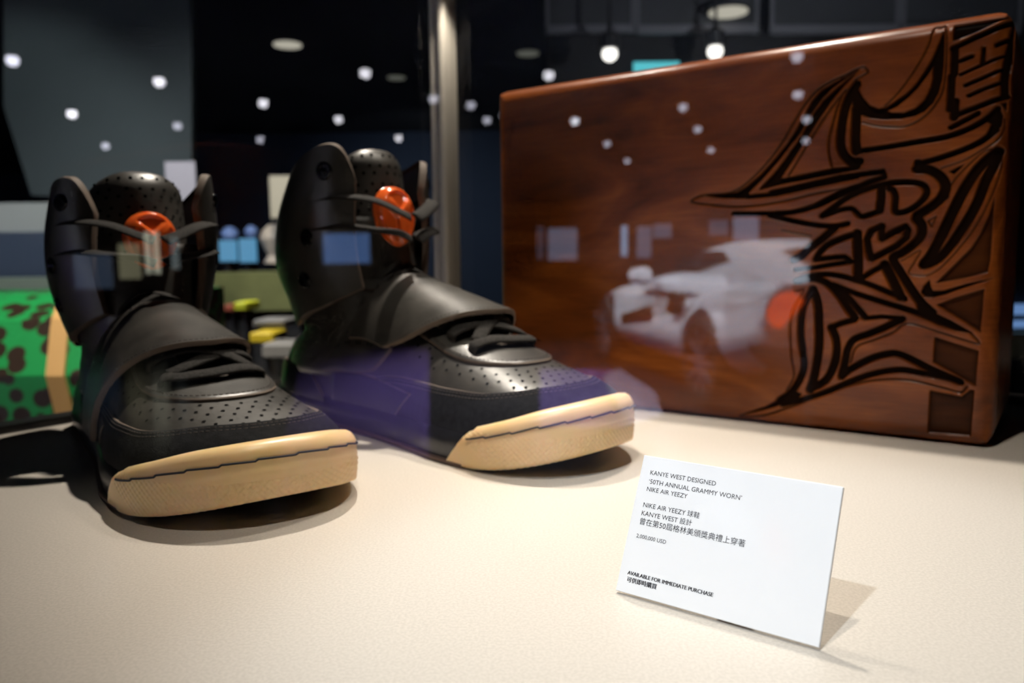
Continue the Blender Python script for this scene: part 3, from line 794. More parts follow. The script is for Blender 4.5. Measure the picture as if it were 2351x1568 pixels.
    def holes(name, P, N, off, parent, r=.0010):
        v, f = [], []
        for p, nr in zip(P, N):
            t = np.cross(nr, [0.3, .2, .9]); t /= np.linalg.norm(t); bt = np.cross(nr, t); k0 = len(v)
            for q in range(8):
                a = 2 * math.pi * q / 8; v.append(p + nr * (off + .00015) + t * r * math.cos(a) + bt * r * math.sin(a))
            f.append(tuple(range(k0, k0 + 8)))
        o = put(name, v, f, M['hole'], parent); o['kind'] = 'stuff'; return o

    # ---- upper body
    u = np.linspace(0, 1, 70); xs = .0062 + (.3258 - .0062) * (1 - np.cos(math.pi * u)) / 2
    ph = np.linspace(-math.pi / 2, math.pi / 2, 61)
    X, PH = np.meshgrid(xs, ph, indexing='ij'); P = body(X, PH); n, m_ = P.shape[:2]
    V = list(P.reshape(-1, 3)); F = [(i * m_ + j, i * m_ + j + 1, (i + 1) * m_ + j + 1, (i + 1) * m_ + j) for i in range(n - 1) for j in range(m_ - 1)]
    for i in range(n - 1): F.append((i * m_, (i + 1) * m_, (i + 1) * m_ + m_ - 1, i * m_ + m_ - 1))
    put('upper', V, F, M['leather'])['label'] = 'black leather vamp and quarter'
    # ---- shaft with lining
    th = np.linspace(-math.pi, math.pi, 57)[:-1]; zz = np.linspace(.035, .150, 22)
    TH, ZZ = np.meshgrid(th, zz, indexing='ij'); P = shaft(TH, ZZ); N = shaft_n(TH, ZZ)
    n, m_ = P.shape[:2]; Pi = P - N * .0045
    V = np.vstack([P.reshape(-1, 3), Pi.reshape(-1, 3)]); F = []; I = []
    id_ = lambda i, j: (i % n) * m_ + j
    for i in range(n):
        for j in range(m_ - 1):
            F.append((id_(i, j), id_(i + 1, j), id_(i + 1, j + 1), id_(i, j + 1))); I.append(0)
            F.append(tuple(n * m_ + q for q in (id_(i, j + 1), id_(i + 1, j + 1), id_(i + 1, j), id_(i, j)))); I.append(1)
        F.append((id_(i, m_ - 1), id_(i + 1, m_ - 1), n * m_ + id_(i + 1, m_ - 1), n * m_ + id_(i, m_ - 1))); I.append(1)
        F.append((id_(i + 1, 0), id_(i, 0), n * m_ + id_(i, 0), n * m_ + id_(i + 1, 0))); I.append(1)
    put('collar', V, F, [M['leather'], M['lining']], midx=I)
    # ---- collar flaps
    for side in (-1, 1):
        s = np.linspace(0, 1, 34); t = np.linspace(0, 1, 30); S_, T_ = np.meshgrid(s, t, indexing='ij')
        thb = R_(174) + (R_(38) - R_(174)) * S_               # back to front
        zt = .150 + (.050 if side < 0 else .044) * np.sin(np.clip(S_ * 1.25, 0, 1) * math.pi / 2)**1.3
        zt = zt - .026 * np.clip((S_ - .78) / .22, 0, 1)**2.5 - .014 * np.clip((.15 - S_) / .15, 0, 1)**2
        zlow = .118 - .048 * np.clip(S_ / .34, 0, 1)**.8 + .030 * np.clip((S_ - .34) / .66, 0, 1)
        zt = .1 + (zt - .1) * zk
        zl = zlow + (zt - zlow) * T_
        lean = 0
        P = shaft(side * thb, zl); N = shaft_n(side * thb, zl)
        flare = .002 + .005 * np.sin(T_ * math.pi)
        fo = sheet('collar_flap', P, N, flare, .0042, [M['leather'], M['edge']])
        # snaps
        for (si, ti) in ((.80, .86), (.70, .48), (.66, .22)):
            i, j = int(si * 33), int(ti * 29); c = P[i, j] + N[i, j] * (flare[i, j] + .0042); nr = N[i, j]
            a = np.cross(nr, [0, 0, 1]); a /= np.linalg.norm(a); b2 = np.cross(nr, a); v = []; f = []
            prof = [(.0062, -.0005), (.0060, .0008), (.0050, .0014), (.0036, .0012), (.0030, .0002), (.0024, .0004), (.0012, .0013), (.0001, .0016)]
            for r, z in prof:
                for q in range(18):
                    g = 2 * math.pi * q / 18; v.append(c + a * r * math.cos(g) + b2 * r * math.sin(g) + nr * z)
            for k in range(len(prof) - 1):
                for q in range(18): f.append((k * 18 + q, (k + 1) * 18 + q, (k + 1) * 18 + (q + 1) % 18, k * 18 + (q + 1) % 18))
            put('snap', v, f, M['chrome_black'], fo)
        e0 = P[7:16, 0] + N[7:16, 0] * .0045; tube('piping', e0, .0012, M['tan'], fo, sides=6)
    # ---- tongue
    s = np.linspace(-1, 1, 33); t = np.linspace(0, 1, 40); S_, T_ = np.meshgrid(s, t, indexing='ij')
    edge = 1 - .35 * np.clip((T_ - .86) / .14, 0, 1)**2.5
    ang = S_ * R_(78) * edge; rad = .0245 + .001 * T_; xc = .116 - .022 * T_
    zt = .098 + ((.199 - .010 * np.abs(S_)**3 - .098) * zk) * T_
    P = np.stack([xc + rad * np.cos(ang) * 1.02, rad * np.sin(ang) * 1.05, zt], -1)
    P[..., 0] -= .006 * np.clip((T_ - .88) / .12, 0, 1)**2
    N = np.stack([np.cos(ang), np.sin(ang), .12 + 0 * ang], -1); N /= np.linalg.norm(N, axis=-1, keepdims=True)
    tg = sheet('tongue', P, N, 0, .0035, [M['leather'], M['edge']])
    hp, hn = [], []
    for r_, tt in enumerate(np.linspace(.44, .95, 9)):
        for ss in np.linspace(-.82, .82, 9):
            s2 = ss + (.1 if r_ % 2 else 0)
            i = int((s2 + 1) / 2 * 32); j = int(tt * 39)
            if 0 <= i < 33: hp.append(P[i, j]); hn.append(N[i, j])
    holes('perforations', hp, hn, .0038, tg, .0012)
    # ---- orange lace lock, a domed oval with a raised Y
    ga, gb = 44, 60; hw, hh = .0155, .0215
    zc = .1 + .050 * zk; tcen = .5; cxk = .116 - .022 * tcen + .0245 * 1.02
    v = []; f = []
    A_, B_ = np.meshgrid(np.linspace(0, 1, 26), np.linspace(0, 2 * math.pi, 57)[:-1], indexing='ij')
    yy = A_ * np.cos(B_) * hw * (1 + .10 * np.sin(B_)); z2 = A_ * np.sin(B_) * hh
    dome = .0085 * np.sqrt(np.clip(1 - A_**2.6, 0, 1)) + .002

    def sd(y, z, a, b2):
        a = np.array(a); b2 = np.array(b2); d = b2 - a; k = np.clip(((y - a[0]) * d[0] + (z - a[1]) * d[1]) / (d @ d), 0, 1)
        return np.hypot(y - a[0] - k * d[0], z - a[1] - k * d[1])
    dy = np.minimum(np.minimum(sd(yy, z2, (0, 0), (-.011, .013)), sd(yy, z2, (0, 0), (.011, .013))), sd(yy, z2, (0, 0), (0, -.02)))
    ring = (1 - A_) * hw
    groove = np.clip((dy - .0028) / .0012, 0, 1) * np.clip((ring - .0022) / .0012, 0, 1)
    h_ = dome - .0030 * groove
    Pk = np.stack([cxk + .004 + h_ - .10 * z2, yy, zc + z2], -1); n, m_ = Pk.shape[:2]
    V = [tuple(q) for q in Pk.reshape(-1, 3)] + [tuple(q - np.array([.006, 0, 0])) for q in Pk[-1]]
    for i in range(n - 1):
        for j in range(m_): f.append((i * m_ + j, (i + 1) * m_ + j, (i + 1) * m_ + (j + 1) % m_, i * m_ + (j + 1) % m_))
    for j in range(m_): f.append(((n - 1) * m_ + j, n * m_ + j, n * m_ + (j + 1) % m_, (n - 1) * m_ + (j + 1) % m_))
    f.append(tuple(n * m_ + j for j in range(m_)))
    put('lace_lock', V, f, M['orange'])['label'] = 'glossy orange oval lace lock'
    # ---- loops from the flaps to the lock
    for side in (-1, 1):
        for zl, sag in ((.1 + .058 * zk, -.001), (.1 + .038 * zk, .004)):
            p = [(.104, side * .046, zl + .004), (.128, side * .040, zl + .005), (.146, side * .026, zl + .002), (.1535, side * .012, zl - .004 + sag), (.1555, side * .003, zl - .008 + sag)]
            tube('lace', p, .0052, M['lace'], flat=.26, nrm=[(0, side * .3, 1), (.15, side * .3, 1), (.3, side * .2, .9), (.5, 0, .8), (.6, 0, .7)], n=26)

    # ---- panels on the upper: (x, phi) grids
    def grid(xf, pf, nu, nv):
        a = np.linspace(0, 1, nu); b2 = np.linspace(0, 1, nv); A2, B2 = np.meshgrid(a, b2, indexing='ij')
        Xg, Pg = xf(A2, B2), pf(A2, B2)
        return body(Xg, Pg), body_n(Xg, Pg)

    # toe rand: plan inset of the toe outline
    def body_plan(x, y):
        x = np.clip(x, .0066, .3255); W = (_wc(x) - .0032) * endf(x, .006, .326, .042, .064)
        q = np.clip(np.abs(y - shift(x)) / np.maximum(W, 1e-6), 0, 1); phq = np.arcsin(q**(1 / _e(x))) * np.sign(y - shift(x) + 1e-12)
        return body(x, phq), body_n(x, phq)
    na = 131; a = np.linspace(0, 1, na); xx = .140 + (.3255 - .140) * np.sin((1 - np.abs(2 * a - 1)) * math.pi / 2)
    sg = np.where(a < .5, -1, 1); Wx = (_wc(xx) - .0032) * endf(xx, .006, .326, .042, .064)
    o2 = np.stack([xx, shift(xx) + sg * Wx], -1); tt = np.gradient(o2, axis=0); nn = np.stack([-tt[:, 1], tt[:, 0]], -1)
    nn /= np.linalg.norm(nn, axis=1, keepdims=True)
    dm = pchip([.14, .18, .22, .26, .29, .31, .3255], [.0010, .0035, .0058, .0085, .014, .020, .0235])(xx)
    B2 = np.linspace(0, 1, 15)[None, :]; D = dm[:, None] * B2**2
    Pr, Nr = body_plan(o2[:, :1] + nn[:, :1] * D, o2[:, 1:] + nn[:, 1:] * D)
    zlo = .010 + spring(Pr[:, 0, 0]); Pr[:, 0, 2] = zlo
    rd = sheet('toe_rand', Pr, Nr, 0.0002, .0014, [M['suede'], M['edge']])
    rd['label'] = 'black suede band around the toe'
    for k in (13, 12):
        stitches('stitching', Pr[4:-4, k], Nr[4:-4, k], .0016, rd)
    # vamp perforations between the eyestay and the rand
    hp, hn = [], []
    for i, xi in enumerate(np.arange(.196, .307, .0058)):
        for yi in np.arange(-.055, .056, .0074):
            y2 = yi + (.0037 if i % 2 else 0); W = float((_wc(xi) - .0032) * endf(xi, .006, .326, .042, .064)); rel = abs(y2 - float(shift(xi))) / max(W, 1e-6)
            if rel > .97: continue
            d_in = np.min(np.hypot(o2[:, 0] - xi, o2[:, 1] - y2)); need = float(np.interp(xi, [.14, .18, .22, .26, .29, .31, .3255], [.0010, .0035, .0058, .0085, .014, .020, .0235])) + .0035
            pq = math.asin(rel**(1 / float(_e(xi)))); xfr = .272 - .055 + .055 * math.sqrt(max(0, 1 - (pq / .68)**2)) if pq < .68 else 0
            if d_in < need or xi < xfr + .004 or (xi < .22 and pq < .72): continue
            p_, n_ = body_plan(np.array([xi]), np.array([y2])); hp.append(p_[0]); hn.append(n_[0])
    holes('perforations', hp, hn, .0002, root)
    # quarter perforations
    hp = []
    for i, xi in enumerate(np.linspace(.095, .150, 9)):
        for pp in np.linspace(.42, 1.0, 7):
            for sg in (-1, 1): hp.append((xi + (.003 if i % 2 else 0), sg * pp))
    hp = np.array(hp); holes('perforations', body(hp[:, 0], hp[:, 1]), body_n(hp[:, 0], hp[:, 1]), .0022, root)
    # quarter panel with a pointed lower front corner
    for sg in (-1, 1):
        P, N = grid(lambda a, b2: .055 + (.152 + .02 * b2 - .055) * a, lambda a, b2: sg * (.30 + (1.20 + .06 * np.exp(-((a - .62) / .2)**2) - .25 * np.clip((a - .8) / .2, 0, 1)**2 - .30) * b2), 26, 16)
        sheet('quarter_panel', P, N, .0003, .0018, [M['leather'], M['edge']])
        # low foxing panel at the waist
        P, N = grid(lambda a, b2: .105 + (.205 - .02 * b2 - .105) * a, lambda a, b2: sg * (1.24 + (1.52 - 1.24) * b2), 22, 8)
        sheet('foxing_panel', P, N, .0004, .0016, [M['dark_synth'], M['edge']])
        # heel counter
        P, N = grid(lambda a, b2: .0085 + (.10 - .03 * b2 - .0085) * np.sin(a * math.pi / 2), lambda a, b2: sg * (1.56 - (.62 - .2 * a) * b2), 22, 10)
        sheet('heel_counter', P, N, .0004, .0022, [M['dark_synth'], M['edge']])
    # eyestay: a U around the lace opening
    def U(width_phi, xfront, xback, arc):
        k = np.linspace(0, 1, 61); out = []
        for q in k:
            if q < .36: out.append((xback + (xfront - arc - xback) * q / .36, -width_phi))
            elif q > .64: out.append((xback + (xfront - arc - xback) * (1 - q) / .36, width_phi))
            else:
                g = (q - .36) / .28 * math.pi; out.append((xfront - arc + arc * math.sin(g), -width_phi * math.cos(g)))
        return np.array(out)
    inn, outb = U(.26, .246, .175, .022), U(.68, .272, .175, .055)
    B2 = np.linspace(0, 1, 8)[None, :]
    Xg = inn[:, :1] * (1 - B2) + outb[:, :1] * B2; Pg = inn[:, 1:] * (1 - B2) + outb[:, 1:] * B2
    Pe, Ne = body(Xg, Pg), body_n(Xg, Pg)
    ey = sheet('eyestay', Pe, Ne, .0006, .0017, [M['leather'], M['edge']])
    stitches('stitching', Pe[:, -2], Ne[:, -2], .0024, ey)
    P, N = grid(lambda a, b2: .16 + (.243 - .16) * a, lambda a, b2: -.22 + .44 * b2, 18, 8)
    sheet('inner_tongue', P, N, -.0002, .0016, [M['suede'], M['edge']])
    # ---- laces over the opening
    def lace(pts, nm='lace', r=.0050, off=.0045):
        q = np.array([(x, p) for x, p, o in pts]); oo = np.array([o for x, p, o in pts])
        P = body(q[:, 0], q[:, 1]); N = body_n(q[:, 0], q[:, 1])
        tube(nm, P + N * (oo + .0030)[:, None], r, M['lace'], flat=.34, nrm=N, n=30)
    lace([(.239, -.46, -.0012), (.240, -.40, .0030), (.243, -.2, .0034), (.247, .05, .0030), (.245, .28, .0032), (.240, .40, .0030), (.2385, .46, -.0012)])
    lace([(.220, -.50, -.0012), (.221, -.44, .0034), (.226, -.2, .0058), (.233, .0, .0062), (.238, .20, .0050), (.238, .36, .0030)])
    lace([(.2385, -.34, .0030), (.232, -.15, .0062), (.226, .06, .0088), (.222, .28, .0062), (.220, .44, .0034), (.2195, .50, -.0012)])
    lace([(.203, -.48, .0), (.206, -.2, .0045), (.212, .05, .0085), (.218, .28, .0060), (.219, .40, .0030)])
    lace([(.219, -.36, .003), (.213, -.1, .0062), (.207, .1, .0090), (.204, .3, .0045), (.203, .48, .0)])
    lace([(.139, -.42, .0015), (.141, -.2, .0045), (.146, .05, .006), (.150, .30, .004), (.150, .46, .001)])
    lace([(.150, -.46, .001), (.147, -.1, .0055), (.141, .12, .0085), (.137, .34, .005), (.136, .46, .002)])
    # ---- forefoot strap
    ns, nt = 64, 22; s = np.linspace(0, 1, ns); t = np.linspace(0, 1, nt); S_, T_ = np.meshgrid(s, t, indexing='ij')
    PHs = -.97 + (.97 + 1.50) * S_
    k = np.abs(PHs)
    xb = .154 - .040 * (k / 1.02)**1.4 * np.where(PHs < 0, 1, .6); xf = .231 - .058 * (k / 1.02)**1.5 * np.where(PHs < 0, 1, .6)
    rc = np.clip(1 - S_ / .12, 0, 1)                       # rounded end on the inner side
    mid = .5 * (xb + xf); hwid = .5 * (xf - xb) * (1 - rc**3.5 * .30)
    Xs = mid + hwid * (2 * T_ - 1)
    Ps = body(Xs, PHs); Ns = body_n(Xs, PHs)
    arch = .0030 + (.0105 * T_**1.6 + .002) * np.exp(-(PHs / .62)**2) + .0016 * np.sin(S_ * math.pi)
    st = sheet('forefoot_strap', Ps, Ns, arch, .0026, [M['leather'], M['edge']])
    st['label'] = 'wide black leather strap across the forefoot'
    for j in (1, nt - 2):
        stitches('stitching', Ps[:, j] , Ns[:, j] * 1.0, 0, st) if False else stitches('stitching', Ps[:, j] + Ns[:, j] * (arch[:, j] + .0026)[:, None], Ns[:, j], .0, st)

    # ---- sole: outline with normals
    def outline(x, sg):
        return np.stack([x, shift(x) + sg * sole_w(x)], -1)
    def loop(xa, fwd, n):
        q = np.linspace(0, 1, n)
        if fwd: xx = xa + (LS - xa) * np.sin(np.clip(1 - np.abs(2 * q - 1), 0, 1) * math.pi / 2)
        else: xx = xa - xa * np.sin(np.clip(1 - np.abs(2 * q - 1), 0, 1) * math.pi / 2)
        sg = np.where(q < .5, -1, 1); xx = np.clip(xx, .0, LS); o2 = outline(xx, sg)
        t = np.gradient(o2, axis=0); nn = np.stack([t[:, 1], -t[:, 0]], -1); nn /= np.maximum(np.linalg.norm(nn, axis=1, keepdims=True), 1e-9)
        if not fwd: nn = -nn
        return o2, nn
    def sole_part(name, xa, fwd, sec, z0f, z1f, m, n=150, rib=False, notch=0.0):
        o2, nn = loop(xa, fwd, n); k = len(sec); V = []; F = []
        q = np.linspace(0, 1, n); endw = np.clip(1 - np.minimum(q, 1 - q) / .10, 0, 1)
        for i in range(n):
            x = o2[i, 0]; z0, z1 = z0f(x), z1f(x)
            for (of, zf) in sec:
                p = o2[i] + nn[i] * of
                if rib and 0 < zf < .55 and of > -.001:
                    amp = .00035 * np.clip((x - .285) / .02, 0, 1); p = p + nn[i] * amp * (math.sin(zf * 60) + .6 * math.sin(i * 2.6))
                dx = notch * (zf - 0.0) * endw[i]
                zz_ = z0 + (z1 - z0) * zf
                if rib and zf <= .0 : zz_ += .0007 * (math.sin(i * 1.9) > 0)
                V.append((p[0] + dx, p[1], zz_))
        for i in range(n - 1):
            for j in range(k): F.append((i * k + j, i * k + (j + 1) % k, (i + 1) * k + (j + 1) % k, (i + 1) * k + j))
        F.append(tuple(range(k))); F.append(tuple(reversed(range((n - 1) * k, n * k))))
        if fwd: F = [tuple(reversed(q_)) for q_ in F]
        return put(name, V, F, m, sharp=60), o2, nn
    gtop = pchip([.24, .265, .29, .31, .33], [.0225, .0245, .0305, .0365, .0415]); gbot = lambda x: spring(x)
    zfs = np.linspace(.06, .80, 16)
    sec = [(-.020, .0), (-.0035, .0), (-.0010, .03)] + [(.0008 + .0012 * math.sin(z * math.pi), z) for z in zfs] + [(.0006, .88), (-.0010, .96), (-.0032, 1.0), (-.0075, 1.0), (-.020, .9)]
    gum, o2, nn = sole_part('toe_cup', .246, True, sec, gbot, gtop, M['gum'], rib=True, notch=.021, n=170)
    gum['label'] = 'translucent cream rubber toe cup sole'
    # black thread line along the cup
    pts = []
    for i in range(14, 156):
        zf = .735 + .03 * ((i % 12) / 12.0); x = o2[i, 0]
        pts.append((o2[i, 0] + nn[i, 0] * .0021, o2[i, 1] + nn[i, 1] * .0021, gbot(x) + (gtop(x) - gbot(x)) * zf))
    tube('thread_line', pts, .00055, M['blackthread'], gum, sides=6)
    sec2 = [(-.02, .0), (-.0015, .0), (-.0008, .1), (.0002, .5), (-.0012, .92), (-.004, 1.0), (-.02, 1.0)]
    sole_part('midsole', .262, False, sec2, lambda x: .0028, lambda x: .0215, M['dark_synth'], notch=.0)
    sec3 = [(-.02, .0), (-.001, .0), (.0012, .3), (.0012, .8), (-.001, 1.0), (-.02, 1.0)]
    sole_part('outsole_edge', .262, False, sec3, lambda x: .0, lambda x: .0032, M['brownsole'])
    # filled bottom
    o2, nn = loop(.0, True, 90); V = [(p[0], p[1] * .9, .002 + float(spring(p[0]))) for p in o2]
    put('outsole', V + [(p[0], p[1], p[2] + .008) for p in V], [tuple(range(90)), tuple(reversed(range(90, 180)))] + [(i, i + 1, 91 + i, 90 + i) for i in range(89)], M['brownsole'])
    return root


def heel_at(x, y): return (x, y, TZ)


T2 = np.array([.060, .443]); hd2 = R_(47); H2 = T2 - LS * np.array([math.sin(hd2), -math.cos(hd2)])
# heading given as angle from the viewer's direction; world yaw of +X axis:
make_shoe(heel_at(*H2), hd2, 1, 'black high-top sneaker with cream toe sole beside the wooden box', 'pair of black high-top sneakers')
hd1 = R_(38)
make_shoe(heel_at(-.3105, .614), hd1, -1, 'black high-top sneaker with cream toe sole, farther from the wooden box', 'pair of black high-top sneakers', zk=1.05, bz=.92).scale = (1, 1, .935)
#HALL
# ------------------------------------------------------------------ the dark hall around the case
CEIL = 3.2
RX0, RX1, RY0, RY1 = -26.0, 16.0, -24.0, 19.0
M['floor'] = add_noise(mat('hall_floor', (0.02, 0.02, 0.024), 0.16), 3, (0.014, 0.014, 0.018), (0.024, 0.023, 0.028))
M['wall'] = mat('navy_wall', (0.020, 0.034, 0.065), 0.8)
M['wall_grey'] = mat('grey_green_wall', (0.085, 0.105, 0.105), 0.75)
M['ceiling'] = mat('black_ceiling', (0.010, 0.012, 0.016), 0.9)
M['black'] = mat('black_panel', (0.004, 0.004, 0.005), 0.7)
M['soffit'] = mat('soffit_panel', (0.030, 0.032, 0.036), 0.6)
M['soffit_frame'] = mat('soffit_frame', (0.12, 0.12, 0.135), 0.6)
M['housing'] = mat('lamp_housing', (0.01, 0.01, 0.012), 0.5)
M['lamp'] = emit('lamp_lens', (0.93, 0.92, 1.0), 13)
M['lamp_dim'] = emit('lamp_lens_dim', (0.85, 0.85, 1.0), 6.5)
M['lamp_direct'] = emit('lamp_lens_white', (1.0, 0.97, 0.90), 2.2)
M['lamp_disc'] = emit('recessed_disc', (0.95, 0.90, 0.74), 0.5)
M['lamp_disc_dim'] = emit('recessed_disc_dim', (0.7, 0.72, 0.6), 0.12)
M['white_paper'] = mat('white_paper', (0.36, 0.35, 0.40), 0.7)
M['cream_paper'] = mat('cream_paper', (0.50, 0.46, 0.36), 0.7)
M['car_paint'] = mat('white_car_paint', (0.80, 0.81, 0.86), 0.25, **{'Coat Weight': 0.5})
M['car_glass'] = mat('dark_car_glass', (0.006, 0.006, 0.008), 0.06)
M['tyre'] = mat('tyre_rubber', (0.006, 0.006, 0.006), 0.7)
M['rim'] = mat('alloy_rim', (0.30, 0.30, 0.34), 0.3, metal=0.7)
M['tail'] = emit('tail_lamp', (1.0, 0.10, 0.01), 5.0)
M['purple'] = mat('purple_carpet', (0.042, 0.014, 0.12), 0.9)
M['lilac'] = mat('lilac_floor_panel', (0.20, 0.17, 0.24), 0.6)


def shell(name, v, f, m):
    o = mesh_obj(name, v, f, m, smooth=False); o['kind'] = 'structure'; return o


def sbox(name, lo, hi, m):
    b = MB(); lo = np.array(lo, float); hi = np.array(hi, float); b.box((lo + hi) / 2, hi - lo); o = b.build(name, m); o['kind'] = 'structure'; return o


sbox('floor', (RX0, RY0, -0.1), (RX1, RY1, 0), M['floor'])
sbox('ceiling', (RX0, RY0, CEIL), (RX1, RY1, CEIL + 0.1), M['ceiling'])
sbox('wall_back', (RX0, RY1, 0), (RX1, RY1 + 0.1, CEIL), M['wall'])
sbox('wall_front', (RX0, RY0 - 0.1, 0), (RX1, RY0, CEIL), M['wall'])
sbox('wall_left', (RX0 - 0.1, RY0, 0), (RX0, RY1, CEIL), M['wall'])
sbox('wall_right', (RX1, RY0, 0), (RX1 + 0.1, RY1, CEIL), M['wall'])


def slab_pts(x0, y0, x1, y1, dep, th):
    a, b = at_depth(x0, y0, dep), at_depth(x1, y1, dep); yy = (a[1] + b[1]) / 2
    lo = (min(a[0], b[0]), yy, min(a[2], b[2])); hi = (max(a[0], b[0]), yy + th, max(a[2], b[2]))
    return np.array(lo), np.array(hi)


def slab(mb, x0, y0, x1, y1, dep, th, m=0, flip=False, zlo=None):
    lo, hi = slab_pts(x0, y0, x1, y1, dep, th)
    if zlo is not None: lo[2] = zlo
    t = MB(); t.box((lo + hi) / 2, hi - lo)
    if flip: mb.add([mirror(p) for p in t.v], [tuple(reversed(q)) for q in t.f], m)
    else: mb.add(t.v, t.f, m)


def thing_slab(name, label, cat, specs, group=None):
    """specs: (part name, rect, depth, thickness, material, reflected?, zlo)"""
    c = None; t = None
    for (pn, rc, dep, th, m, fl, zl) in specs:
        mb = MB(); slab(mb, *rc, dep, th, 0, fl, zl); vv = np.array(mb.v)
        if t is None:
            c = vv.mean(0); c[2] = vv[:, 2].min(); t = empty(name, tuple(c)); tag(t, label, cat, group)
        mb.v = [tuple(np.array(p) - c) for p in mb.v]; mb.build(pn, m, t)
    return t


# --- what stands behind the case, straight ahead
b = MB(); slab(b, 440, 200, 1255, 640, 13.0, 0.08, zlo=0); b.build('wall_partition', M['wall'])['kind'] = 'structure'
b = MB()
pts = [at_depth(8, 245, 4.6), at_depth(72, 448, 4.6), at_depth(440, 470, 4.6), at_depth(440, -60, 4.6), at_depth(8, -60, 4.6)]
b.prism([p for p in pts], (0, 0.06, 0)); o = b.build('wall_panel_grey', M['wall_grey']); o['kind'] = 'structure'
b = MB(); slab(b, 1255, 72, 2700, 300, 6.3, 0.1); b.build('wall_band', M['black'])['kind'] = 'structure'
for k, (x0, x1) in enumerate(((1258, 1452), (1466, 1738), (1775, 2062), (2078, 2345))):
    t = thing_slab('soffit_panel', ['dark framed ceiling panel nearest the case post', 'dark framed ceiling panel with a round lamp above the box', 'dark framed ceiling panel right of the round lamp', 'dark framed ceiling panel at the far right top'][k], 'panel',
                   [('sheet', (x0, -40, x1, 62), 6.0, 0.03, M['soffit'], False, None), ('frame', (x0, 58, x1, 74), 5.98, 0.04, M['soffit_frame'], False, None),
                    ('frame', (x0 - 6, -40, x0 + 3, 74), 5.98, 0.04, M['soffit_frame'], False, None), ('frame', (x1 - 3, -40, x1 + 6, 74), 5.98, 0.04, M['soffit_frame'], False, None)], 'dark framed ceiling panels')
M['cyan'] = emit('cyan_sign', (0.12, 0.75, 0.85), 0.75)
thing_slab('lit_sign', 'small cyan lit sign just above the wooden box', 'sign', [('face', (1455, 143, 1560, 190), 6.24, 0.03, M['cyan'], False, None), ('back_plate', (1453, 141, 1562, 192), 6.27, 0.03, M['black'], False, None)])
thing_slab('paper_sign', 'white paper sign behind the left sneaker tongue', 'sign', [('sheet', (380, 372, 450, 470), 3.0, 0.004, M['white_paper'], False, None), ('stand', (412, 470, 420, 560), 3.0, 0.01, M['dark_metal'], False, 0.0)])
thing_slab('card_sign', 'cream upright sign behind the other sneaker', 'sign', [('sheet', (619, 404, 668, 500), 3.75, 0.01, M['cream_paper'], False, None), ('stand', (640, 500, 648, 560), 3.75, 0.01, M['dark_metal'], False, 0.0)])
M['counter_grey'] = mat('grey_counter', (0.26, 0.28, 0.27), 0.6); M['counter_navy'] = mat('navy_counter', (0.025, 0.04, 0.07), 0.6); M['counter_edge'] = mat('pale_green_edge', (0.16, 0.20, 0.15), 0.6)
thing_slab('counter', 'long grey and navy counter above the green spotted trunk', 'counter',
           [('front', (-120, 535, 150, 640), 2.6, 0.5, M['counter_navy'], False, 0.0), ('top', (-120, 468, 150, 535), 2.6, 0.55, M['counter_grey'], False, None), ('plinth', (-120, 640, 190, 690), 2.45, 0.1, M['counter_edge'], False, 0.0)])
M['blue_lit'] = emit('blue_screen', (0.10, 0.36, 0.62), 0.75)
M['blue_lit2'] = emit('blue_screen_pale', (0.22, 0.42, 0.85), 0.55)
for k, rc in enumerate(((503, 552, 541, 600), (549, 548, 586, 602))):
    thing_slab('lit_screen', ['small blue lit screen beside the left sneaker, left of two', 'small blue lit screen between the sneakers, right of two'][k], 'screen',
               [('face', rc, 4.0, 0.03, M['blue_lit'], False, None), ('bezel', (rc[0] - 2, rc[1] - 2, rc[2] + 2, rc[3] + 2), 4.035, 0.03, M['black'], False, None), ('stand', ((rc[0] + rc[2]) / 2 - 3, rc[3], (rc[0] + rc[2]) / 2 + 3, rc[3] + 40), 4.04, 0.03, M['black'], False, 0.0)])
# pale busts on stands
M['bust'] = mat('pale_bust', (0.55, 0.48, 0.40), 0.6); M['bust_blue'] = mat('blue_bust', (0.16, 0.26, 0.55), 0.5)
for k, (x, y, dep, r, m, lb) in enumerate(((528, 540, 4.1, .045, 'bust_blue', 'blue rounded bust above the small screens'), (577, 533, 4.1, .035, 'bust_blue', 'small blue bust head right above the screens'), (632, 548, 4.0, .075, 'bust', 'tan rounded bust beside the raised sneaker collar'), (668, 558, 3.9, .05, 'bust', 'pale bust nearest the sneaker collar'))):
    p = at_depth(x, y, dep); t = empty('display_bust', (p[0], p[1], 0)); tag(t, lb, 'bust')
    q = MB(); q.lathe((0, 0, p[2] - r), [(r * .35, -r * .9), (r * .8, -r * .6), (r * .5, -r * .1), (r * .7, r * .3), (r, r), (r * .85, r * 1.5), (r * .45, r * 1.9), (r * .05, r * 2)], n=20); q.build('head', M[m], t, smooth=True)
    q = MB(); q.lathe((0, 0, 0), [(.04, 0), (.04, .02), (.02, .03), (.02, p[2] - r * 1.9)], n=16); q.build('stand', M['black'], t)
M['olive'] = add_noise(mat('olive_cloth', (0.12, 0.13, 0.04), 0.9), 8, (0.085, 0.095, 0.03), (0.15, 0.16, 0.055)); M['yellow'] = mat('yellow_box', (0.62, 0.45, 0.02), 0.5); M['lime'] = mat('lime_box', (0.60, 0.62, 0.03), 0.5)
M['greyplate'] = mat('grey_plate', (0.22, 0.21, 0.20), 0.5); M['redbox'] = mat('rust_box', (0.25, 0.05, 0.02), 0.6)
thing_slab('display_table', 'olive covered display table between the two sneakers', 'table', [('cloth', (440, 628, 700, 712), 3.0, 0.6, M['olive'], False, None), ('base', (450, 712, 690, 790), 3.05, 0.5, M['black'], False, 0.0)])
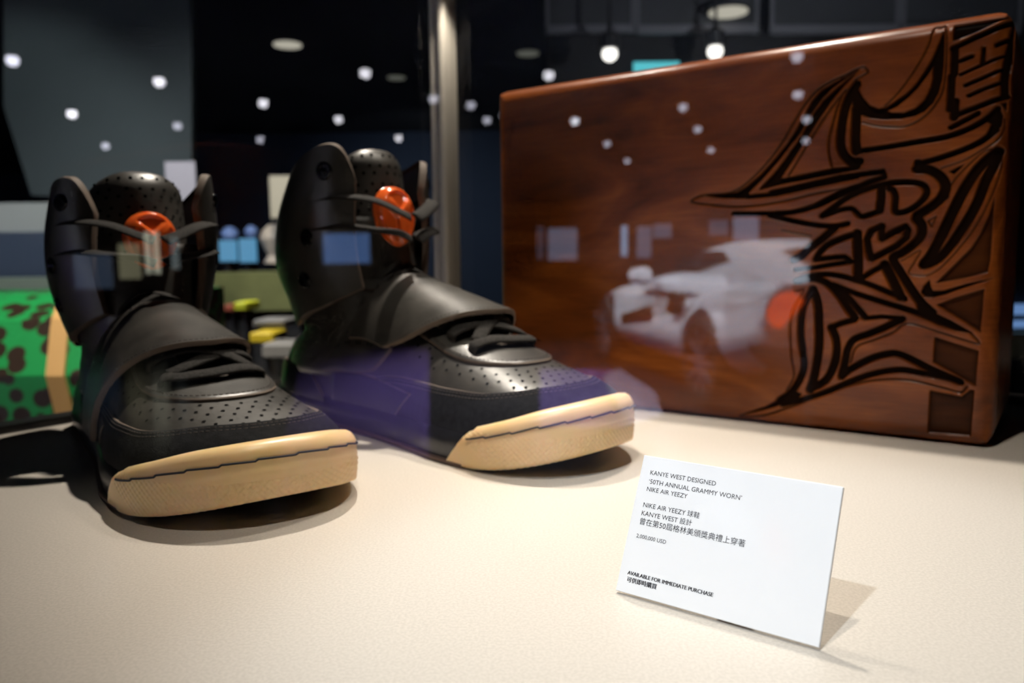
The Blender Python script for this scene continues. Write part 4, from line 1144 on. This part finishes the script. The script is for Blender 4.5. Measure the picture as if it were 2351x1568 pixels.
for nm, lb, rc, dep, m in (('small_box', 'lime yellow box showing beside the left strap', (536, 694, 566, 714), 2.2, 'lime'), ('small_box', 'mustard yellow box low between the sneakers', (572, 764, 628, 788), 1.9, 'yellow'),
                           ('small_box', 'rust red box beside the lime box', (512, 700, 536, 716), 2.55, 'redbox'), ('tray', 'grey flat tray between the yellow boxes', (580, 735, 655, 751), 2.0, 'greyplate'),
                           ('tray', 'lower grey tray behind the left strap', (600, 790, 700, 822), 1.8, 'greyplate')):
    mb = MB(); lo, hi = slab_pts(*rc, dep, 0.12); c = np.array([(lo[0] + hi[0]) / 2, (lo[1] + hi[1]) / 2, lo[2]])
    t = empty(nm, tuple(c)); tag(t, lb, nm.replace('small_', ''))
    mb.box((0, 0, (hi[2] - lo[2]) / 2), hi - lo, bev=0.004); mb.build('body', M[m], t)
    mb = MB(); mb.lathe((0, 0, -c[2]), [(.05, 0), (.05, .01), (.012, .015), (.012, c[2])], n=12); mb.build('stand', M['black'], t)
# strip of a lit shelf beyond the right end of the box
M['beige_lit'] = mat('beige_shelf', (0.40, 0.35, 0.20), 0.6)
thing_slab('lit_shelf', 'blue and beige lit shelf at the right edge beyond the box', 'shelf', [('blue_panel', (2325, 738, 2420, 752), 3.0, .05, M['blue_lit2'], False, None), ('blue_panel', (2322, 700, 2420, 722), 3.0, .05, M['blue_lit2'], False, None), ('beige_panel', (2318, 765, 2420, 822), 3.0, .05, M['beige_lit'], False, None), ('body', (2280, 640, 2480, 870), 3.06, .3, M['black'], False, 0.0)])


# --- green spotted trunk with a tan strap on its own plinth
def trunk():
    d0 = 1.30; xr = -.62; xl = -1.25
    z = lambda y: at_depth(100, y, d0)[2]
    prof = [(d0, z(975) - .03), (d0, z(865)), (d0 + .05, z(742)), (d0 + .16, z(682)), (d0 + .42, z(682)), (d0 + .42, z(975) - .03)]
    t = empty('spotted_trunk', ((xl + xr) / 2, d0 + .2, prof[0][1])); tag(t, 'green trunk with dark spots and a tan strap at the left edge', 'trunk')
    m = mat('green_spotted', (0.02, 0.3, 0.07), 0.4); n, l, bs = nodes(m)
    tc = n.new('ShaderNodeTexCoord'); vo = n.new('ShaderNodeTexVoronoi'); vo.inputs['Scale'].default_value = 30; vo.inputs['Randomness'].default_value = .85
    l.new(tc.outputs['Object'], vo.inputs[0]); cr = n.new('ShaderNodeValToRGB'); cr.color_ramp.elements[0].position = .44; cr.color_ramp.elements[1].position = .50
    cr.color_ramp.elements[0].color = (.030, .016, .010, 1); cr.color_ramp.elements[1].color = (.012, .30, .075, 1)
    l.new(vo.outputs['Distance'], cr.inputs[0]); l.new(cr.outputs[0], bs.inputs['Base Color'])
    c = np.array(t.location)
    b = MB(); b.prism([np.array((xl, y, zz)) - c for y, zz in prof], (xr - xl, 0, 0)); b.build('body', m, t)
    b = MB(); xs_ = [at_depth(145, 960, d0)[0], at_depth(120, 850, d0)[0], at_depth(140, 745, d0 + .05)[0], at_depth(163, 682, d0 + .16)[0]]; w_ = .030
    pr = [(prof[0][0] - .006, prof[0][1] + .008), (prof[1][0] - .006, prof[1][1]), (prof[2][0] - .006, prof[2][1] + .003), (prof[3][0], prof[3][1] + .006), (prof[4][0], prof[4][1] + .006)]; xs_.append(xs_[-1] + .02)
    v = []; f = []
    for (y, zz), x in zip(pr, xs_):
        for q in ((x - w_ / 2, 0), (x + w_ / 2, 0), (x + w_ / 2, .008), (x - w_ / 2, .008)): v.append(np.array((q[0], y + q[1], zz - q[1] * .5)) - c)
    for i in range(4):
        for q in range(4): f.append((i * 4 + q, i * 4 + (q + 1) % 4, i * 4 + 4 + (q + 1) % 4, i * 4 + 4 + q))
    f += [(0, 1, 2, 3), (19, 18, 17, 16)]
    M['strap_tan'] = mat('tan_strap', (0.62, 0.36, 0.13), .6); mesh_obj('strap', v, f, M['strap_tan'], t, smooth=False)
    b = MB(); b.box(((xl + xr) / 2, d0 + .22, prof[0][1] / 2 - .001), (xr - xl + .06, .5, prof[0][1] - .002)); o = b.build('plinth', M['pedestal']); tag(o, 'dark plinth under the green spotted trunk', 'plinth')
    return (xl + xr) / 2, d0, prof[3][1]


tx, ty, tz_ = trunk()
spot('trunk_light', (tx + .25, ty - .35, 2.6), (tx + .3, ty + .1, tz_), 190, 34, (1, .93, .8), .02)
spot('counter_light', (-1.6, 1.2, 3.1), (-1.4, 3.2, 1.0), 230, 80, (.9, .95, 1.0), .03)
spot('display_light', (-.6, 2.0, 3.1), (-.9, 3.0, 1.0), 170, 70, (1, .92, .8), .03)
spot('wall_fill', (-1.5, 10.0, 2.7), (-1.2, 13, 1.0), 110, 110, (.8, .9, 1.0), .03, 1.0)  # added fill without a fixture, brightens the far navy partition
spot('soffit_fill', (1.8, 4.0, 2.2), (2.0, 6.0, 2.95), 60, 130, (.9, .95, 1.0), .03, 1.0)  # fill put in below the ceiling, aimed up so the framed panels show
spot('wall_wash', (-2.6, 3.2, 3.1), (-2.9, 4.6, 1.5), 30, 70, (.85, .97, 1.0), .03)

# --- ceiling lamps: one build, copied
def lamp_proto(lens, r=.055):
    a = MB(); a.lathe((0, 0, 0), [(r * .9, 0), (r * 1.25, .0), (r * 1.25, .10), (r * .4, .14), (r * .2, .2)], n=16); h = a.build('housing', M['housing'], smooth=True)
    a = MB(); a.lathe((0, 0, 0), [(r * .1, -r * 1.55), (r * .5, -r * 1.42), (r * .85, -r * 1.1), (r, -r * .6), (r * .85, -r * .1), (r * .5, .004)], n=20); g = a.build('lens', lens, smooth=True)
    return h.data, g.data, h, g


protos = {k: lamp_proto(M[m]) for k, m in (('r', 'lamp'), ('d', 'lamp_dim'), ('w', 'lamp_direct'))}
LAMPS = [  # picture place, kind, reflected
    (1320, 272, 'r', 1), (1394, 325, 'd', 1), (1440, 365, 'd', 1), (1568, 240, 'd', 1), (1602, 291, 'd', 1), (1632, 340, 'd', 1), (1830, 122, 'd', 1), (1832, 210, 'd', 1),
    (1852, 268, 'd', 1), (1850, 318, 'd', 1), (2208, 75, 'r', 1), (1260, 165, 'r', 1), (28, 130, 'd', 1), (165, 255, 'r', 1), (365, 180, 'r', 1), (604, 230, 'r', 1),
    (407, 283, 'd', 1), (242, 330, 'd', 1), (838, 160, 'r', 1), (777, 268, 'r', 1), (915, 312, 'r', 1), (597, 315, 'd', 1), (995, 220, 'd', 1), (1081, 235, 'd', 1), (1118, 270, 'd', 1),
    (1400, 113, 'w', 0), (1642, 107, 'w', 0)]
LAMP_LABELS = ['bright lamp dot high on the left of the wooden box', 'lamp dot below the bright one on the box left', 'faintest lamp dot lowest on the box left',
               'lamp dot at the top of the slanting row of three on the box', 'lamp dot in the middle of the slanting row of three on the box', 'lamp dot at the bottom of the slanting row of three on the box',
               'lamp dot just under the bright top rim of the box', 'lamp dot second below the top rim of the box', 'lamp dot on the upper edge of the engraved blade', 'lamp dot lower on the engraved blade',
               'lamp dot beside the engraved letters in the box corner', 'lamp dot just above the top left corner of the box', 'lamp dot at the left picture edge, highest there', 'lamp dot above the left sneaker, over the grey wall edge',
               'bright lamp dot on the grey wall above the left tongue', 'lamp dot above the white paper sign, right of the grey wall', 'small lamp dot low on the grey wall near its right edge', 'faint lamp dot low on the grey wall above the left collar',
               'brightest lamp dot high between the sneakers and the post', 'lamp dot right above the raised sneaker collar', 'lamp dot low beside the metal post', 'faint lamp dot low between the two sneakers',
               'lamp dot shining across the metal post', 'lamp dot just right of the metal post', 'lamp dot touching the left edge of the wooden box',
               'round white pendant lamp above the box, left of two', 'round white pendant lamp above the box, right of two']
for (x, y, k, fl), lb in zip(LAMPS, LAMP_LABELS):
    p = on_z(x, y, CEIL - .2)
    if fl: p = mirror(p); g = 'ceiling spotlights mirrored in the front pane'
    else: p = at_depth(x, y, 5.7); g = 'pendant lamps above the wooden box'
    t = empty('ceiling_spotlight', (p[0], p[1], p[2])); tag(t, lb, 'spotlight', g)
    for nm, d in zip(('housing', 'lens'), protos[k][:2]):
        o = bpy.data.objects.new(nm, d); COL.objects.link(o); o.parent = t
    if CEIL - p[2] > .25:
        q = MB(); q.lathe((0, 0, .15), [(.012, 0), (.012, CEIL - p[2] - .15)], n=8); q.build('drop_rod', M['housing'], t)
for pr in protos.values(): bpy.data.objects.remove(pr[2]); bpy.data.objects.remove(pr[3])
for x, y, m, r, lb in ((660, 100, 'lamp_disc', .13, 'oval lit ceiling disc above the space between the sneakers'), (910, 176, 'lamp_disc_dim', .1, 'dim oval ceiling disc left of the metal post'), (1672, 24, 'lamp_disc', .14, 'oval lit ceiling disc in a dark panel above the box'), (1212, 120, 'lamp_disc_dim', .11, 'faint oval ceiling disc right of the metal post'), (285, 0, 'lamp_disc', .12, 'oval lit ceiling disc cut by the top edge')):
    dep = 12 if x < 1255 else 5.85
    p = on_z(x, y, CEIL)
    if p[1] > dep: p = at_depth(x, y, dep)
    t = empty('ceiling_disc_lamp', tuple(p)); tag(t, lb, 'lamp')
    q = MB(); q.lathe((0, 0, -.02), [(r, 0), (r, .015), (r * .2, .02)], n=28); q.build('disc', M[m], t, smooth=True)
    q = MB(); q.lathe((0, 0, -.008), [(r * 1.15, 0), (r * 1.15, .016), (.01, .018), (.01, max(.02, CEIL - p[2]))], n=28); q.build('ring', M['housing'], t, smooth=True)

# --- lit shop windows, screens and tubes of the hall behind the viewer, seen in the front pane
def refl_panel(name, lb, cat, rc, dep, col, s, zl=False):
    m = emit('lit_' + name, col, s)
    return thing_slab(name, lb, cat, [('panel', rc, dep, .02, m, True, None), ('frame', (rc[0] - 2, rc[1] - 2, rc[2] + 2, rc[3] + 2), dep + .03, .03, M['black'], True, None)])


PALE = (.50, .66, 1.0)
for nm, lb, cat, rc, s, col in (
        ('lit_window', 'pale lit window mirrored on the left of the wooden box', 'window', (1258, 524, 1326, 597), 1.6, PALE),
        ('lit_window', 'narrow lit window edge left of the pale mirrored window', 'window', (1232, 520, 1249, 595), .5, PALE),
        ('tube_lamp', 'bright vertical blue tube mirrored left of the white car', 'lamp', (1426, 518, 1441, 588), 4.5, (.4, .66, 1.0)),
        ('lit_window', 'soft lit window right of the bright blue tube', 'window', (1462, 520, 1496, 592), 1.5, PALE),
        ('lit_window', 'small lit window above the car mirror', 'window', (1500, 514, 1542, 546), 1.3, PALE),
        ('lit_window', 'faint lit window above the car windscreen', 'window', (1628, 506, 1672, 540), .9, PALE),
        ('lit_window', 'wide pale lit window above the car roof', 'window', (1684, 498, 1742, 552), 2.0, PALE),
        ('lit_screen', 'light blue rectangular screen mirrored over the raised sneaker', 'screen', (742, 537, 849, 604), 2.3, (.20, .42, 1.0)),
        ('tube_lamp', 'cream vertical tube pair mirrored over the left sneaker, left tube', 'lamp', (332, 532, 345, 628), 2.4, (.85, .86, .66)),
        ('tube_lamp', 'cream vertical tube pair mirrored over the left sneaker, right tube', 'lamp', (351, 532, 366, 628), 2.4, (.85, .86, .66)),
        ('tube_lamp', 'dim vertical tube right of the tube pair', 'lamp', (392, 545, 410, 618), .9, (.66, .78, .80)),
        ('backlit_display', 'cream lit block left of the tube pair', 'display', (272, 560, 322, 640), .9, (.75, .72, .45)),
        ('backlit_display', 'dim blue panel low on the left sneaker collar', 'display', (170, 585, 258, 662), .35, (.35, .5, .8))):
    refl_panel(nm, lb, cat, rc, 13.0, col, s)
# added dark screen in place of the viewer's body, blocking the car's rear
b = MB(); slab(b, 1868, 60, 2900, 900, 4.0, .08, 0, True, 0.0); b.build('added_dark_blocker', M['black'])['kind'] = 'structure'
# purple carpets on the floor
for lb, quad in (('purple carpet strip mirrored on the side of the raised sneaker', ((700, 800), (985, 800), (985, 1060), (640, 1060))), ('purple carpet strip mirrored over the raised sneaker toe', ((1240, 850), (1405, 850), (1450, 985), (1240, 985)))):
    v = [mirror(on_z(x, y, 0.006)) for x, y in quad]; c = np.mean(v, 0); c[2] = 0
    b = MB(); b.prism([p - c for p in v][::-1], (0, 0, .01)); o = b.build('carpet', M['purple']); o.location = tuple(c); tag(o, lb, 'carpet')
v = [mirror(on_z(x, y, 0.02)) for x, y in ((1385, 868), (1420, 850), (1505, 905), (1520, 960), (1440, 985))]; c = np.mean(v, 0); c[2] = 0
b = MB(); b.prism([p - c for p in v][::-1], (0, 0, .02)); o = b.build('floor_panel', M['lilac']); o.location = tuple(c); tag(o, 'lilac floor panel mirrored below the car nose', 'floor panel')


# --- white sports car
def car():
    pr = np.array([1.445, 6.05]); pf = np.array([1.03, 8.72]); hv = (pf - pr) / np.linalg.norm(pf - pr); rv = np.array([hv[1], -hv[0]])
    c0 = pr + rv * .93 + hv * 1.36
    P0 = mirror(np.array([c0[0], c0[1], 0])); P1 = mirror(np.array([c0[0] + hv[0], c0[1] + hv[1], 0])); yaw = math.atan2(P1[1] - P0[1], P1[0] - P0[0])
    t = empty('sports_car', (P0[0], P0[1], 0), yaw); tag(t, 'white sports car mirrored in the glass over the wooden box', 'car')
    WB = 1.36
    wf = pchip([-2.3, -2.15, -1.8, -1.36, -.8, 0, .8, 1.36, 1.8, 2.15, 2.35], [.70, .86, .95, .985, .93, .90, .92, .965, .92, .80, .55])
    tf = pchip([-2.3, -2.2, -1.9, -1.36, -.8, 0, .8, 1.36, 1.9, 2.2, 2.35], [.80, .97, .99, .98, .91, .88, .88, .87, .76, .62, .5])
    bf = pchip([-2.3, -2.0, -1.5, 1.5, 2.0, 2.35], [.45, .30, .18, .16, .18, .3])
    xs = np.linspace(-2.3, 2.35, 300); q = np.linspace(0, 1, 100)
    V = []; F = []; I = []
    for x in xs:
        W, T, B = float(wf(x)), float(tf(x)), float(bf(x))
        for k in q:
            a = -math.pi * .5 + k * math.pi * 2 * .5 + 0
            # section from lower right round over the top to lower left
            ang = (k * 1.5 - .25) * math.pi
            cy = -math.cos(ang); sz = math.sin(ang); e = .45
            y = W * np.sign(cy) * abs(cy)**e; zc = (T + B) / 2; z = zc + (T - B) / 2 * np.sign(sz) * abs(sz)**.62
            if z < zc: y *= 1 - .10 * ((zc - z) / (zc - B + 1e-6))**2
            else: y *= 1 - .10 * ((z - zc) / (T - zc))**2 - .03 * math.sin((z - zc) / (T - zc) * math.pi)
            for xa in (-WB, WB):
                d = math.hypot(x - xa, z - .345)
                if d < .395 and abs(y) > .55: y = np.sign(y) * .60
            V.append((x, y, z))
    m_ = len(q)
    for i in range(len(xs) - 1):
        for j in range(m_ - 1):
            F.append((i * m_ + j, (i + 1) * m_ + j, (i + 1) * m_ + j + 1, i * m_ + j + 1))
            c_ = np.mean([V[u_] for u_ in F[-1]], 0); dd = min(math.hypot(c_[0] - xa, c_[2] - .345) for xa in (-WB, WB))
            I.append(1 if (dd < .385 and abs(c_[1]) > .3) or c_[2] < .27 or (c_[0] < -2.05 and c_[2] < .55) else 0)
    for i in (0, len(xs) - 1): F.append(tuple(i * m_ + j for j in range(m_))); I.append(0)
    mesh_obj('car_body', V, F, [M['car_paint'], M['tyre']], t, I, True, 40)
    # greenhouse
    hf = pchip([-2.25, -1.95, -1.6, -1.1, -.6, -.2, .15, .6], [.99, 1.06, 1.18, 1.27, 1.275, 1.22, 1.08, .88])
    gw = pchip([-2.25, -1.8, -1.3, -.5, .15, .6], [.62, .68, .76, .80, .82, .80])
    xs = np.linspace(-2.25, .6, 220); V = []; F = []; I = []; nq = 81
    for x in xs:
        Hh, G = float(hf(x)), float(gw(x)); zb = .84
        for k in np.linspace(0, 1, nq):
            a = k * math.pi; cy = -math.cos(a); sz = math.sin(a)
            V.append((x, G * np.sign(cy) * abs(cy)**.62 * (1 - .26 * sz**2), zb + (Hh - zb) * sz**.72))
    for i in range(len(xs) - 1):
        for j in range(nq - 1):
            F.append((i * nq + j, (i + 1) * nq + j, (i + 1) * nq + j + 1, i * nq + j + 1)); c_ = np.mean([V[u_] for u_ in F[-1]], 0)
            kk = (j + .5) / (nq - 1); kk = min(kk, 1 - kk)
            win = .085 < kk < .265 and (-1.25 + 4.5 * abs(kk - .17)) < c_[0] < .40 - 2.0 * (kk - .085)
            shield = kk > .37 and -.05 < c_[0] < .52
            rearw = kk > .34 and -2.05 < c_[0] < -1.5
            I.append(1 if (win or shield or rearw) else 0)
    mesh_obj('roof', V, F, [M['car_paint'], M['car_glass']], t, I, True, 50)
    for xa in (-WB, WB):
        for sg in (-1, 1):
            ax = [np.array((1, 0, 0.)), np.array((0, 0, 1.)), np.array((0, sg, 0.))]
            b = MB(); b.lathe((xa, sg * .70, .345), [(.20, 0), (.32, .0), (.345, .03), (.345, .22), (.325, .25), (.26, .25), (.255, .20), (.10, .19)], ax, n=36); wo = b.build('wheel', M['tyre'], t, smooth=True)
            for k in range(10):
                an = 2 * math.pi * k / 10; b = MB(); dr = np.array((math.cos(an), 0, math.sin(an))); tg = np.array((-math.sin(an), 0, math.cos(an)))
                b.box(np.array((xa, sg * .935, .345)) + dr * .14, (.24, .028, .02), [dr, tg, np.array((0, 1., 0))]); b.build('spoke', M['rim'], wo)
    for sg in (-1, 1):
        b = MB(); b.lathe((-2.18, sg * .70, .78), [(.02, .0), (.12, .0), (.135, -.04), (.12, -.08), (.02, -.095)], [np.array((0, 1., 0)), np.array((0, 0, 1.)), np.array((1., 0, 0))], n=24); b.build('tail_lamp', M['tail'], t, smooth=True)
        b = MB(); b.lathe((-2.20, sg * .70, .76), [(.15, .0), (.19, .0), (.20, -.05), (.185, -.09), (.15, -.06)], [np.array((0, 1., 0)), np.array((0, 0, 1.)), np.array((1., 0, 0))], n=28, cap=False); b.build('lamp_surround', M['car_paint'], t, smooth=True)
        b = MB(); b.box((-.02, sg * .88, .93), (.06, .16, .03), bev=.008); b.build('mirror_arm', M['car_paint'], t)
        b = MB(); b.lathe((-.02, sg * .97, .97), [(.02, -.12), (.07, -.09), (.085, 0), (.07, .08), (.02, .10)], [np.array((1., 0, 0)), np.array((0, 0, 1.)), np.array((0, 1., 0))], n=18); b.build('wing_mirror', M['car_paint'], t, smooth=True)
        for k in range(3):
            b = MB(); b.box((-.72 - k * .10, sg * .935, .76 - .0 * k), (.04, .05, .20), [np.array((.85, 0, .5)), np.array((0, 1., 0)), np.array((-.5, 0, .85))]); b.build('vent', M['black'], t)
        b = MB(); b.box((.35, sg * .905, .58), (.9, .03, .10), [np.array((.98, 0, -.15)), np.array((0, 1., 0)), np.array((.15, 0, .98))]); b.build('side_scoop', M['black'], t)
    b = MB(); b.box((-2.28, 0, .96), (.22, 1.5, .03), bev=.01); b.build('spoiler', M['car_paint'], t)
    # added fixtureless spots that brighten the car for its reflection
    for (dx, dy) in ((-2.0, -2.2), (-.2, -2.4), (1.8, -2.2), (-1.4, .6), (1.2, .6), (-2.6, 2.2), (0.2, 2.4)):
        R = Matrix.Rotation(yaw, 3, 'Z') @ Vector((dx, dy, 0)); p = (P0[0] + R.x, P0[1] + R.y, CEIL - .03)
        spot('car_fill_spot', p, (p[0] + (P0[0] - p[0]) * .4, p[1] + (P0[1] - p[1]) * .4, 0), CAR_W, 100, (.86, .92, 1.0), .05, .5)
    return P0


CAR_W = 1700
car()
# track spotlight body for the hall light on the case
t = empty('track_spotlight', (HALL_SPOT[0][0], HALL_SPOT[0][1], HALL_SPOT[0][2])); tag(t, 'black track spotlight on the hall ceiling aimed at the case', 'spotlight')
b = MB(); b.lathe((0, 0, .05), [(.045, 0), (.05, .01), (.05, .14), (.03, .16), (.012, .17), (.012, CEIL - HALL_SPOT[0][2] - .05)], n=18); b.build('housing', M['housing'], t, smooth=True)
